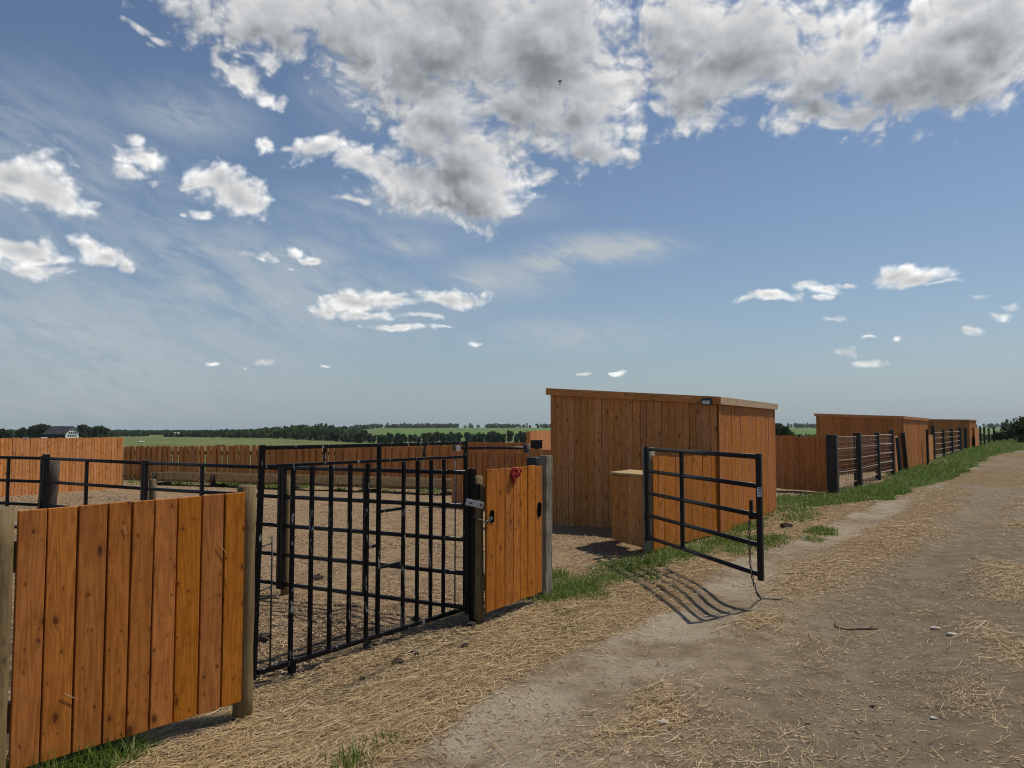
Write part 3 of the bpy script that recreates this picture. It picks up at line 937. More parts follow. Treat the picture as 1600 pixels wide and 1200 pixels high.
mb = MB(); c = []
for z in (1.012, 1.04):
    for (px_, py_) in ((q0.x - .04, q0.y - .03), (q1.x - .02, q1.y - .06), (q1.x + dq.x, q1.y + dq.y), (q0.x + dq.x - .05, q0.y + dq.y)): c.append((px_, py_, z))
mb.hexa(c, .5, [(a[0], a[1]) for a in c]); mb.build('lid', M['pine'], bx)


# ------------------------------------------------------------------ sheds
def shed(label, cx, cy, dirx, wid, length, zc, zl, zr, n1, n2, base=0., mats=('stain2', 'stain'), fascia='fascia'):
    """corner nearest the road at (cx, cy); dirx = wall direction along the road; roof heights at corner, far-left corner, far-right corner"""
    d = Vector(dirx).normalized(); pdir = Vector((-d.y, d.x))
    c = Vector((cx, cy)); l = c + pdir * wid; r = c + d * length; k = l + d * length
    t = thing('shed', (cx, cy, base), label, 'shed', 'cattle sheds along the fence')
    zk = zl + zr - zc; fh = .115
    for (a, b, za, zb_, n, mt, nm) in ((l, c, zl, zc, n1, mats[0], 'wall'), (c, r, zc, zr, n2, mats[1], 'wall'), (r, k, zr, zk, n1, mats[0], 'wall'), (k, l, zk, zl, n2, mats[0], 'wall')):  # shade lift in the colour: front wall paler than the sunlit road wall
        ins = (b - a).normalized() * .0135
        mb = MB(); boards(mb, a + ins * 0, b - ins, n, (tz1(*a) - .02, tz1(*b) - .02), (za - fh * .6, zb_ - fh * .6), gap=.006, jit=.006, top_j=0, bot_j=.012, lean=.004); mb.build(nm, M[mt], t)
    ov = .065
    cs = [l + pdir * ov - d * ov, c - pdir * ov - d * ov, r - pdir * ov + d * ov, k + pdir * ov + d * ov]; zs = [zl, zc, zr, zk]
    mb = MB(); inn = .03
    cc = [l + pdir * (ov - inn) - d * (ov - inn), c - pdir * (ov - inn) - d * (ov - inn), r - pdir * (ov - inn) + d * (ov - inn), k + pdir * (ov - inn) + d * (ov - inn)]
    P8 = [(p.x, p.y, z - .05) for p, z in zip(cc, zs)] + [(p.x, p.y, z - .004) for p, z in zip(cc, zs)]
    mb.hexa(P8, .4, [(a[0], a[1]) for a in P8]); rf = mb.build('roof', M['galv'], t)
    for i, nm in ((0, 'fascia_board'), (1, 'fascia_board'), (2, 'fascia_board'), (3, 'fascia_board')):
        a, b = cs[i], cs[(i + 1) % 4]; za, zb_ = zs[i], zs[(i + 1) % 4]
        mid = (cs[0] + cs[2]) / 2; dd = (b - a).normalized(); nrm = Vector((dd.y, -dd.x)); a2 = a + (dd * .024 if i % 2 else Vector((0, 0))); b2 = b - (dd * .024 if i % 2 else Vector((0, 0)))
        P8 = []
        for dz in (-fh, .0):
            P8 += [(a2.x, a2.y, za + dz), (b2.x, b2.y, zb_ + dz), (b2.x - nrm.x * .023, b2.y - nrm.y * .023, zb_ + dz), (a2.x - nrm.x * .023, a2.y - nrm.y * .023, za + dz)]
        L_ = (b2 - a2).length
        mb = MB(); mb.hexa(P8, random.random(), [(0, 0), (0, L_), (.02, L_), (.02, 0), (fh, 0), (fh, L_), (fh + .02, L_), (fh + .02, 0)], (random.random() * 20, random.random() * 20))
        mb.build(nm, M['stain2' if i == 0 else fascia], rf)
    return t


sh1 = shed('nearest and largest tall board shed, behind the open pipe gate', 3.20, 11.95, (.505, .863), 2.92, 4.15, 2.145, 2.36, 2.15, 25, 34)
lamp = thing('wall_lamp', PX(1112, 627, 11.95), 'small black lamp with a pale cover at the shed roof corner', 'lamp')
lc = Vector((3.02, 11.915, 2.07))
mb = MB(); mb.bar(lc + Vector((-.07, .035, 0)), lc + Vector((.065, -.045, 0)), .05, .105); mb.build('housing', M['lamp_black'], lamp, .005)
mb = MB(); mb.bar(lc + Vector((-.065, .0, -.012)), lc + Vector((.035, -.06, -.012)), .02, .055); mb.build('cover', M['lamp_panel'], lamp)
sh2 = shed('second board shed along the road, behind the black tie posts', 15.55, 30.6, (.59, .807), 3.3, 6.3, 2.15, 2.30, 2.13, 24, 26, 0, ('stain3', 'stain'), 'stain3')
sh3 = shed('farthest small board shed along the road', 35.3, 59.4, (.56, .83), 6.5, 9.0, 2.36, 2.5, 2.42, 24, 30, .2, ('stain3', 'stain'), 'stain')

# cross fence right behind the first shed
P1 = PX(1302, 772, 19.7)
D0 = PX(1195, 770, 21.6); D1 = PX(1294, 772, 19.85)
fence('board_fence', 'brown board cross fence between the big shed and the first black tie post', D0, D1, 12, (.02, .02), (1.42, 1.43), 'stain3', 'stained board fence panels', gap=.008)
E0, E1 = PX(1180, 760, 27.5), PX(1285, 760, 25.0)
fence('board_fence', 'sunlit fence edge just above the brown cross fence right of the big shed', E0, E1, 20, (-.1, -.1), (1.42, 1.42), 'stain2', 'stained board fence panels', gap=.008, alt=.02)
p = PX(1250, 700, 24.5); mb = MB(); round_post(mb, (p.x, p.y, -.1), (p.x, p.y, 1.46), .06); tag(mb.build('round_post', M['tie_brown']), 'dark round post top between the two cross fences right of the big shed', 'post')

# ------------------------------------------------------------------ tie posts along the road
TIES = [(1293, 1311, 680, 772, 0, 'widest black tie post, nearest of the row along the road'),
        (1335, 1348, 677, 762, 0, 'second black tie post of the row along the road'),
        (1369, 1377, 676, 750, .05, 'third black tie post, right of two thin-railed bays'),
        (1392, 1399, 672, 743, .05, 'fourth black tie post, right of the pale-railed bay'),
        (1404, 1410, 681, 735, .2, 'leaning black tie post just before the second shed corner'),
        (1414, 1420, 673, 732, .25, 'leaning black tie post at the left of the second shed sunlit wall'),
        (1428, 1434, 676, 726, .25, 'leaning black tie post in the middle of the second shed sunlit wall'),
        (1448, 1452, 668, 724, .0, 'black tie post at the far corner of the second shed'),
        (1456, 1462, 665, 718, .0, 'tall black tie post just past the second shed'),
        (1472, 1477, 672, 715, 0, None), (1485, 1490, 670, 711, 0, None), (1498, 1503, 668, 707, 0, None),
        (1507, 1512, 668, 704, 0, None), (1519, 1523, 668, 700, .1, 'leaning black tie post in front of the farthest shed'),
        (1531, 1534, 666, 697, 0, None), (1537, 1540, 667, 695, 0, None), (1544, 1547, 668, 693, 0, None), (1552, 1555, 667, 691, 0, None)]
tiepos = []
for (u0, u1, vt, vb, ln, lab) in TIES:
    g = G((u0 + u1) / 2, vb + (3 if 1403 < u0 < 1450 else 0)); w = (u1 - u0) * g.y / F; h = (vb - vt) * g.y / F
    mb = MB(); hh = MB()
    square_post(mb, (g.x, g.y, g.z - .05), (g.x - ln * .55, g.y - ln * .2, g.z + h), w * .86, w * .78)
    if lab is None:
        lab = 'small black tie post between the second and farthest sheds' if u0 < 1515 else 'distant black tie post beyond the farthest shed'
    tag(mb.build('tie_post', M['tie'], None, .012), lab, 'post', 'black tie posts along the road')
    tiepos.append((g, w, h))
# thin pipe bays between the first posts
BL = ['thin-railed pipe bay between the first and second black tie posts', 'thin-railed pipe bay between the second and third black tie posts', 'pale-railed pipe bay between the third and fourth black tie posts']
for i in range(3):
    a, b = tiepos[i][0], tiepos[i + 1][0]
    za = (a.z + .22, a.z + 1.44); zb_ = (b.z + .2, b.z + 1.42)
    pbay = pipe_gate('pipe_bay', BL[i], 'panel', 'pipe bays between the tie posts', a, b, za, zb_, (.5,), .014 if i < 2 else .024, 'rust_pipe', 5, .009)
    mb = MB()
    for k in range(1, 12):
        p_ = a.lerp(b, k / 12); mb.tube([(p_.x, p_.y, lerp(za[0], zb_[0], k / 12)), (p_.x, p_.y, lerp(za[1], zb_[1], k / 12))], .0035, 5)
    for k in range(1, 10):
        mb.tube([(a.x, a.y, lerp(*za, k / 10)), (b.x, b.y, lerp(*zb_, k / 10))], .003, 5)
    mb.build('wire_mesh', M['rust_pipe'], pbay)
for i, lab in ((9, 'thin-railed pipe bay just past the second shed'), (10, 'thin-railed pipe bay midway between the second and farthest sheds'), (11, 'thin-railed pipe bay next to the farthest shed')):
    a, b = tiepos[i - 1][0], tiepos[i][0]
    pipe_gate('pipe_bay', lab, 'panel', 'pipe bays between the tie posts', a, b, (a.z + .2, a.z + 1.4), (b.z + .2, b.z + 1.4), (.5,), .022, 'rust_pipe', 5, .012)
# short lit board pieces between the ties
for (u0, v0, u1, v1, vt, n, lab) in ((1399, 738, 1405, 735, 681, 2, 'single pale board standing beside the fourth black tie post'), (1452, 720, 1459, 718, 680, 2, 'pale board piece standing just past the second shed'),
                                     (1516, 702, 1519, 701, 672, 2, 'narrow pale board beside the farthest shed'), (1524, 700, 1530, 697, 668, 2, 'pale board piece at the far end of the farthest shed')):
    a, b = G(u0, v0), G(u1, v1); z = a.z + (v0 - vt) * a.y / F
    fence('board_fence', lab, a, b, n, (a.z, b.z), (z, z), 'stain2', 'stained board fence panels', rails=False)

# ------------------------------------------------------------------ fences at the back of the pen
fence('board_fence', 'tall sunlit orange board windbreak along the left side of the pen', PX(-160, 760, 18.6), PX(190, 760, 24.6), 62, (-.25, -.35), (1.40, 1.375), 'stain2', 'stained board fence panels', gap=.010, jit=.006, top_j=.012)
K0, K1 = PX(165, 760, 31.5), PX(712, 760, 24.4)
fence('board_fence', 'long brown slatted board fence across the back of the pen', K0, K1, 112, (-.55, -.42), (.93, 1.15), 'stain2', 'stained board fence panels', gap=-.024, alt=.055, jit=.012, top_j=.025, lean=.035)
mb = MB(); kp = PX(191, 710, 24.9); round_post(mb, (kp.x, kp.y, -.4), (kp.x, kp.y, 1.05), .05); tag(mb.build('round_post', M['treated']), 'pale post at the end of the tall orange windbreak', 'post')
# feed bunk
bk = thing('feed_bunk', PX(480, 780, 21.5), 'long low pale plank feed bunk on the ground before the back fence', 'feed bunk')
b0, b1 = PX(236, 760, 26.9), PX(708, 775, 21.4)
bd = (b1 - b0); bd.z = 0; bd.normalize(); bn = Vector((bd.y, -bd.x, 0))
zz = lambda p, dz: Vector((p.x, p.y, tz1(p.x, p.y) + dz))
for off, nm in ((0, 'front_plank'), (-.55, 'back_plank')):
    for s in range(3):
        a = b0.lerp(b1, s / 3) + bn * off + bd * .01; b = b0.lerp(b1, (s + 1) / 3) + bn * off - bd * .01
        mb = MB(); mb.bar(zz(a, .33), zz(b, .33), .04, .22); mb.build(nm, M['pine'], bk)
mb = MB(); mb.bar(zz(b0 - bn * .275, .25), zz(b1 - bn * .275, .25), .5, .03); mb.build('bunk_floor', M['treated'], bk)
for s in (.02, .25, .5, .755, .98):
    p = b0.lerp(b1, s); mb = MB(); mb.bar(zz(p + bn * .06, -.05), zz(p + bn * .06, .44), .18, .06, (bd.x, bd.y, 0)); mb.bar(zz(p - bn * .6, .02), zz(p + bn * .2, .02), .12, .12); mb.build('leg', M['tie_brown'], bk)

fence('board_fence', 'low brown board fence just behind the red-rope fence panel', PX(706, 780, 17.6), PX(826, 780, 16.3), 14, (-.1, -.1), (1.15, 1.145), 'stain3', 'stained board fence panels', gap=.018, jit=.01)
mb = MB(); p = PX(712, 720, 18.6); round_post(mb, (p.x, p.y, -.2), (p.x, p.y, 1.26), .09); wp = mb.build('round_post', M['treated']); tag(wp, 'pale post with a white patch rising behind the low brown fence', 'post')
mb = MB(); mb.box((p.x + .02, p.y - .105, 1.10), (p.x + .12, p.y - .092, 1.24)); mb.build('white_patch', M['white'], wp)
fence('board_fence', 'far brown board fence in the next pen, left of the big shed', PX(716, 760, 26.5), PX(828, 760, 25.5), 24, (-.4, -.4), (1.19, 1.19), 'stain3', 'stained board fence panels', gap=.012)
mb = MB(); a, b = PX(718, 700, 21.0), PX(826, 700, 20.2); mb.tube([a, b], .035, 10); pr = mb.build('pipe_rail', M['black']); tag(pr, 'single dark pipe rail before the far brown fence', 'rail')
for q in (a, b):
    mb = MB(); mb.tube([(q.x, q.y, -.4), (q.x, q.y, q.z + .03)], .03, 8); mb.build('post', M['black'], pr)
mb = MB(); p = PX(823, 700, 19.6); round_post(mb, (p.x, p.y, -.3), (p.x, p.y, 1.25), .09); tag(mb.build('tie_post', M['tie']), 'dark post at the right end of the single pipe rail', 'post')
fence('board_fence', 'bright orange board fence top left of the big shed', PX(831, 760, 30.0), PX(872, 760, 33.0), 12, (-.3, -.3), (1.585, 1.57), 'stain2', 'stained board fence panels', gap=.01)
mb = MB(); p = PX(829.5, 700, 29.8); mb.bar((p.x - .06, p.y, -.4), (p.x - .06, p.y, 1.55), .16); tag(mb.build('square_post', M['stain3']), 'brown post at the left end of the bright orange fence', 'post')
fence('board_fence', 'low brown fence piece tight against the big shed left corner', PX(828, 760, 15.6), PX(866, 760, 14.6), 5, (-.1, -.1), (1.245, 1.245), 'stain3', 'stained board fence panels', gap=.01)
bb = thing('black_block', PX(838, 700, 17.2), 'black box-shaped tub showing above the low fence beside the big shed', 'block')  # plain black box on a stand behind the low fence
c = PX(838, 694.5, 17.2); mb = MB(); mb.box((c.x - .13, c.y - .13, c.z - .09), (c.x + .13, c.y + .13, c.z + .085)); mb.build('block_body', M['lamp_black'], bb, .01)
mb = MB(); mb.box((c.x - .14, c.y - .14, c.z + .075), (c.x + .14, c.y + .14, c.z + .10)); mb.build('rim', M['lamp_black'], bb, .005)
mb = MB(); mb.tube([(c.x, c.y, -.2), (c.x, c.y, c.z - .08)], .06, 10); mb.build('stand', M['tie'], bb)
p = PX(836, 720, 8.6); mb = MB(); mb.bar((p.x, p.y, -.1), (p.x, p.y, 1.335), .13, .17, (FD.x, FD.y, 0)); tag(mb.build('tie_post', M['tie'], None, .015), 'stubby black tie post just left of the weathered grey post', 'post')


# ------------------------------------------------------------------ trees and bushes
def crown_mesh(name, clumps, per, size, mat, seed):
    r = np.random.default_rng(seed)
    C = []
    for (cx, cy, cz, rx, ry, rz) in clumps:
        n = int(per * (rx * ry * rz) ** .66 * 1.0) + 12
        d = r.normal(0, 1, (n, 3)); d /= np.linalg.norm(d, axis=1)[:, None]
        rad = r.random(n) ** .38 * (.8 + .35 * r.random(n))
        C.append(np.array([cx, cy, cz]) + d * rad[:, None] * np.array([rx, ry, rz]))
    C = np.concatenate(C); n = len(C)
    a = r.normal(0, 1, (n, 3)); a /= np.linalg.norm(a, axis=1)[:, None]
    b = np.cross(a, r.normal(0, 1, (n, 3))); b /= np.linalg.norm(b, axis=1)[:, None]
    s = size * (.5 + r.random(n))[:, None]
    V = np.stack([C - a * s, C - b * s * .55, C + a * s, C + b * s * .55], 1).reshape(-1, 3)
    Fq = np.arange(n * 4).reshape(-1, 4)
    return raw_mesh(name, V, Fq, mat, {'rnd': ('FACE', r.random(n))})


def trunk_mesh(name, h, r, seed):
    rr = random.Random(seed); mb = MB()
    mb.tube([(0, 0, -.3), (rr.uniform(-.1, .1), rr.uniform(-.1, .1), h * .5), (rr.uniform(-.2, .2), rr.uniform(-.2, .2), h)], [r, r * .7, r * .3], 7)
    for k in range(5):
        a = rr.uniform(0, 6.28); z = h * rr.uniform(.4, .8); l = h * rr.uniform(.25, .4)
        mb.tube([(0, 0, z), (math.cos(a) * l * .6, math.sin(a) * l * .6, z + l * .5), (math.cos(a) * l, math.sin(a) * l, z + l)], [r * .4, r * .25, r * .1], 5)
    return mb.mesh(name, M['bark'])


TREES = []
for k in range(4):
    rr = random.Random(100 + k)
    cl = [(rr.uniform(-1.5, 1.5), rr.uniform(-1.5, 1.5), rr.uniform(2.0, 6.6), rr.uniform(.9, 1.7), rr.uniform(.9, 1.7), rr.uniform(.9, 1.6)) for _ in range(13)]
    cl += [(0, 0, 3.6, 1.9, 1.9, 2.4), (0.3, 0, 1.6, 2.1, 2.1, 1.2)]
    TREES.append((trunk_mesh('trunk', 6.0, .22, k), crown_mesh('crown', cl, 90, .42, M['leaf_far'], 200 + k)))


def tree(name, x, y, s, sz, label, group, k):
    t = thing(name, (x, y, tz1(x, y) - .1), label, 'tree', group)
    for nm, me in zip(('trunk', 'crown'), TREES[k % 4]):
        o = bpy.data.objects.new(nm, me); COL.objects.link(o); o.parent = t
    t.scale = (s, s, sz); t.rotation_euler = (0, 0, random.uniform(0, 6.28))


u = 500
i = 0
while u < 846:
    d = random.uniform(500, 620); g = PX(u, 690, d)
    s = random.uniform(.78, 1.12)
    tree('row_tree', g.x, g.y, s * 1.05, s * (1.12 if u > 660 else .95), 'dark green tree in the row below the bright green field', 'trees in the row below the bright field', i)
    u += random.uniform(5.5, 10.5) if not 716 < u < 724 else 14; i += 1
for u, s in ((4, .8), (14, .7), (28, .62), (44, .85), (52, 1.0), (62, 1.12), (70, 1.0), (84, .75), (98, .9), (118, .75), (128, .95), (138, 1.02), (148, .8), (156, .9), (165, .8), (-10, .9), (35, .8), (110, .9)):
    d = random.uniform(455, 490); g = PX(u, 685, d)
    tree('yard_tree', g.x, g.y, s * 1.1, s * 1.2, 'dark green tree standing around the dark-roofed house', 'trees around the house', i); i += 1
for u, d, s in ((1204, 150, .58), (1212, 152, .66), (1221, 149, .7), (1231, 151, .58), (1238, 153, .42)):
    g = PX(u, 680, d); tree('clump_tree', g.x, g.y, s * .8, s * 1.15, 'dark green tree in the clump between the first and second sheds', 'trees between the sheds', i); i += 1


def wood_mass(name, label, pts, size, hgt, seed, per=26):
    r = np.random.default_rng(seed)
    Cs = []
    for (x, y, *hh_) in pts:
        n = per; h = hh_[0] if hh_ else hgt * r.uniform(.7, 1.25); w = h * r.uniform(.32, .5)
        d = r.normal(0, 1, (n, 3)); d /= np.linalg.norm(d, axis=1)[:, None]
        Cs.append(np.array([x, y, tz1(x, y) + h * .52]) + d * (r.random(n) ** .3)[:, None] * np.array([w, w, h * .5]))
    C = np.concatenate(Cs); n = len(C)
    a = r.normal(0, 1, (n, 3)); a /= np.linalg.norm(a, axis=1)[:, None]
    b = np.cross(a, r.normal(0, 1, (n, 3))); b /= np.linalg.norm(b, axis=1)[:, None]
    s = size * (.5 + r.random(n))[:, None]
    V = np.stack([C - a * s, C - b * s * .7, C + a * s, C + b * s * .7], 1).reshape(-1, 3)
    tr = np.repeat(r.random(len(pts)), per) * .6 + r.random(n) * .4
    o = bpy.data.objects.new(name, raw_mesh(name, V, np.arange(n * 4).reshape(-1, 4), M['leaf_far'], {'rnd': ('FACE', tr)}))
    COL.objects.link(o); tag(o, label, None, None, 'stuff')


rr = random.Random(5)
pts = []
for _ in range(6500):
    d = 430 + 1350 * rr.random() ** .8; u = rr.uniform(-60, 570)
    edge = np.interp(u, [-60, 170, 230, 300, 350, 430, 480, 570], [700, 820, 930, 800, 680, 580, 520, 500]) * (1 + .12 * (vnoise(u / 22., d / 300., 3) - .5))
    if d < edge: continue
    if 232 < u < 258 and d < 1150: continue
    if u > 515 and d > 700: continue
    g = PX(u, 680, d); pts.append((g.x, g.y, np.interp(u, [-60, 330, 400, 470, 560], [6.5, 6.0, 7.0, 9.5, 9.5]) * rr.uniform(.75, 1.2)))
wood_mass('far_wood', 'dark wooded hills stretching along the left horizon', pts, 1.5, 9, 3, 34)
pts = []
for _ in range(1500):
    u = rr.uniform(480, 1700); d = rr.uniform(1950, 2150)
    if vnoise(u / 30., 0, 8) < .3 and rr.random() < .8: continue
    g = PX(u, 668, d); pts.append((g.x, g.y))
wood_mass('far_treeline', 'thin dark treeline on the horizon above the green field', pts, 3.2, 10, 4, 14)
pts = []
for _ in range(500):
    u = rr.uniform(1180, 1660); d = rr.uniform(640, 690)
    g = PX(u, 668, d); pts.append((g.x, g.y))
wood_mass('far_shelterbelt', 'low dark belt of bushes at the foot of the green field on the right', pts, 1.3, 4.5, 9, 16)


def bush(label, u, vb, d, w, h, seed, group):
    g = PX(u, vb, d); z = tz1(g.x, g.y)
    t = thing('bush', (g.x, g.y, z), label, 'bush', group); r_ = random.Random(seed)
    cl = []
    for k in range(26):
        a = r_.uniform(0, 6.28); rad = r_.random() ** .6 * w * .42
        cz = r_.uniform(.12, .86) * h * (1 - .45 * (rad / (w * .42)) ** 2)
        s = r_.uniform(.11, .2) * w
        cl.append((math.cos(a) * rad, math.sin(a) * rad, cz, s, s, s * r_.uniform(.7, 1.1)))
    o = bpy.data.objects.new('foliage', crown_mesh('foliage', cl, 300, .11, M['leaf'], seed)); COL.objects.link(o); o.parent = t
    mb = MB()
    for k in range(9):
        a = r_.uniform(0, 6.28); e = (math.cos(a) * w * .3, math.sin(a) * w * .3, h * r_.uniform(.6, .95))
        mb.tube([(0, 0, -.1), (e[0] * .4, e[1] * .4, e[2] * .5), e], [.05, .035, .012], 6)
    o = bpy.data.objects.new('stems', mb.mesh('stems', M['bark'])); COL.objects.link(o); o.parent = t


bush('big dark green bush at the right edge where the road disappears', 1598, 690, 78, 3.2, 2.9, 31, 'bushes at the end of the road')
bush('tallest dark bush, cut off by the right edge of the picture', 1622, 690, 76, 3.6, 4.0, 32, 'bushes at the end of the road')
bush('small dark bush left of the big bush at the right edge', 1574, 688, 86, 1.8, 2.6, 33, 'bushes at the end of the road')
bush('low weedy bush at the end of the tie post row', 1562, 688, 84, 1.5, 1.2, 34, 'bushes at the end of the road')

# ------------------------------------------------------------------ house, cars, field things
hg = PX(97, 684, 415); hz = tz1(hg.x, hg.y)
hs = thing('house', (hg.x, hg.y, hz), 'dark-roofed house with a white gable full of windows, on the left horizon', 'house')
yaw = math.radians(-12)
ex = Vector((math.cos(yaw), math.sin(yaw), 0)); ey = Vector((-ex.y, ex.x, 0))   # ex: ridge direction toward the gable (right/near)
H0 = Vector((hg.x, hg.y, hz))
lw = lambda a, b, c: H0 + ex * a + ey * b + Vector((0, 0, c))
hl, hw, he, hr = 6.2, 4.6, 3.3, 6.6
mb = MB(); mb.hexa([lw(-hl, -hw, -1), lw(hl, -hw, -1), lw(hl, hw, -1), lw(-hl, hw, -1), lw(-hl, -hw, he), lw(hl, -hw, he), lw(hl, hw, he), lw(-hl, hw, he)]); mb.build('wall', M['house_dark'], hs)
mb = MB()
for b_ in (hl + .05, -hl - .05):
    mb.poly([lw(b_, -hw, 0), lw(b_, hw, 0), lw(b_, hw, he), lw(b_, 0, hr - .1), lw(b_, -hw, he)])
mb.build('gable', M['white'], hs)
mb = MB()
for sg in (-1, 1):
    P_ = [lw(-hl - .7, sg * (hw + 1.6), he - 1.0), lw(hl + .7, sg * (hw + 1.6), he - 1.0), lw(hl + .7, 0, hr), lw(-hl - .7, 0, hr)]
    mb.hexa([p - Vector((0, 0, .25)) for p in P_] + P_)
rf = mb.build('roof', M['roof'], hs)
for row, (z0, hh, cols) in enumerate(((1.0, 1.0, 5), (2.5, .95, 4), (4.0, .8, 2))):
    for c_ in range(cols):
        bb_ = (c_ - (cols - 1) / 2) * 1.35
        mb = MB(); mb.hexa([lw(hl + .06, bb_ - .42, z0), lw(hl + .16, bb_ - .42, z0), lw(hl + .16, bb_ + .42, z0), lw(hl + .06, bb_ + .42, z0), lw(hl + .06, bb_ - .42, z0 + hh), lw(hl + .16, bb_ - .42, z0 + hh), lw(hl + .16, bb_ + .42, z0 + hh), lw(hl + .06, bb_ + .42, z0 + hh)])
        mb.build('window', M['glass'], hs)
for a_ in (-5.5, -2.7, 0, 2.7, 5.5):
    mb = MB(); mb.bar(lw(a_, -hw - 1.3, -.5), lw(a_, -hw - 1.3, he - .75), .25); mb.build('porch_post', M['house_dark'], hs)


def car(label, u, d, paint, yaw, suv=0):
    g = PX(u, 685, d); t = thing('parked_car', (g.x, g.y, tz1(g.x, g.y)), label, 'car', 'cars parked beside the house')
    prof = [(-2.2, .35), (-2.2, .95), (-2.0, 1.0 + suv * .6), (-1.5, 1.45 + suv * .25), (.3, 1.45 + suv * .25), (.95, .98), (2.05, .85), (2.2, .6), (2.2, .35)]
    mb = MB(); n = len(prof)
    for yy in (-.88, .88): mb.v += [(a, yy * (.86 if z > 1.05 else 1), z) for a, z in prof]
    mb.f += [list(range(n))[::-1], list(range(n, 2 * n))]; mb.uv += [(0, 0)] * 2 * n; mb.r += [0, 0]; mb.sm += [False, False]
    for k in range(n):
        k2 = (k + 1) % n; mb.f.append([k, k2, n + k2, n + k]); mb.uv += [(0, 0)] * 4; mb.r.append(0); mb.sm.append(False)
    body = bpy.data.objects.new('body', mb.mesh('body', M[paint])); COL.objects.link(body); body.parent = t
    mb = MB()
    for sg in (-1, 1):
        mb.hexa([(-1.5, sg * .80, 1.0), (.6, sg * .80, 1.0), (.6, sg * .89, 1.0), (-1.5, sg * .89, 1.0), (-1.3, sg * .74, 1.38), (.25, sg * .74, 1.38), (.25, sg * .80, 1.38), (-1.3, sg * .80, 1.38)])
    w_ = bpy.data.objects.new('side_windows', mb.mesh('side_windows', M['glass'])); COL.objects.link(w_); w_.parent = t
    for a in (-1.4, 1.4):
        for sg in (-.85, .85):
            mb = MB(); mb.tube([(a, sg - .1, .33), (a, sg + .1, .33)], .33, 14); w_ = bpy.data.objects.new('wheel', mb.mesh('wheel', M['tyre'])); COL.objects.link(w_); w_.parent = t
    t.rotation_euler = (0, 0, yaw)


car('white car parked farthest left of the house', 29, 372, 'car_white', .9)
car('pale grey car parked second from the left', 43, 374, 'car_grey', .9, .6)
car('white car parked nearest the house porch', 70.5, 378, 'car_white', 1.3, .8)
car('dark car parked between the grey and white cars', 58, 376, 'car_dark', .2, .4)
# white blocks lying in the meadow
g = G(221, 691.5)
mb = MB()
for dx_, s_ in ((-1.0, .8), (.3, .7), (1.3, .45)):
    ring = 8
    mb.tube([(g.x + dx_ - s_ * .8, g.y, g.z + s_ * .35), (g.x + dx_ - s_ * .4, g.y, g.z + s_ * .5), (g.x + dx_ + s_ * .4, g.y, g.z + s_ * .5), (g.x + dx_ + s_ * .8, g.y, g.z + s_ * .3)], [s_ * .25, s_ * .55, s_ * .5, s_ * .2], ring)
tag(mb.build('pale_rocks', M['white']), 'low white heap lying in the meadow beyond the back fence', 'rock')
# far farm shed roof in the wood
g = PX(272, 679.5, 860); z = tz1(g.x, g.y); t = thing('farm_building', (g.x, g.y, z), 'tiny pale-roofed farm building among the far left woods', 'building')
mb = MB(); mb.box((g.x - 7, g.y - 4, z - 1), (g.x + 7, g.y + 4, z + 3)); mb.build('wall', M['house_dark'], t)
mb = MB(); mb.hexa([(g.x - 8, g.y - 5, z + 2.8), (g.x + 8, g.y - 5, z + 2.8), (g.x + 8, g.y + 5, z + 2.8), (g.x - 8, g.y + 5, z + 2.8), (g.x - 8, g.y - .3, z + 5.2), (g.x + 8, g.y - .3, z + 5.2), (g.x + 8, g.y + .3, z + 5.2), (g.x - 8, g.y + .3, z + 5.2)]); mb.build('roof', M['galv'], t)


# two cattle showing their backs above the back fence
def cow(u, d, label, yaw):
    g = PX(u, 700, d); z = tz1(g.x, g.y)
    me = bpy.data.meshes.new('cow')
    J_ = [(-.75, 0, 1.22), (-.3, 0, 1.2), (.3, 0, 1.22), (.65, 0, 1.28), (.95, 0, 1.3), (1.18, 0, 1.2), (1.4, 0, 1.02)]
    R_ = [.24, .33, .36, .3, .19, .17, .1]
    E_ = [(k, k + 1) for k in range(6)]
    for (a, b, root) in ((-.65, .2, 0), (-.65, -.2, 0), (.5, .2, 3), (.5, -.2, 3)):
        n = len(J_); back = a < 0
        J_ += [(a, b, .85), (a + (-.1 if back else .03), b, .48), (a + (-.02 if back else 0), b, .02)]; R_ += [.15, .085, .06]
        E_ += [(root, n), (n, n + 1), (n + 1, n + 2)]
    n = len(J_); J_ += [(-.98, 0, 1.15), (-1.02, 0, .6)]; R_ += [.04, .03]; E_ += [(0, n), (n, n + 1)]
    me.from_pydata(J_, E_, []); me.materials.append(M['cow'])
    o = bpy.data.objects.new('cow', me); COL.objects.link(o); o.location = (g.x, g.y, z); o.rotation_euler = (0, 0, yaw)
    md = o.modifiers.new('skin', 'SKIN'); md.use_smooth_shade = True
    for k, r in enumerate(R_): me.skin_vertices[0].data[k].radius = (r, r)
    me.skin_vertices[0].data[1].use_root = True
    sd = o.modifiers.new('sub', 'SUBSURF'); sd.levels = 1; sd.render_levels = 1
    tag(o, label, 'cow', 'cattle in the meadow')


cow(341, 236, 'left one of two black cattle behind the back fence top', .2)
cow(347, 239, 'right one of two black cattle behind the back fence top', 2.9)

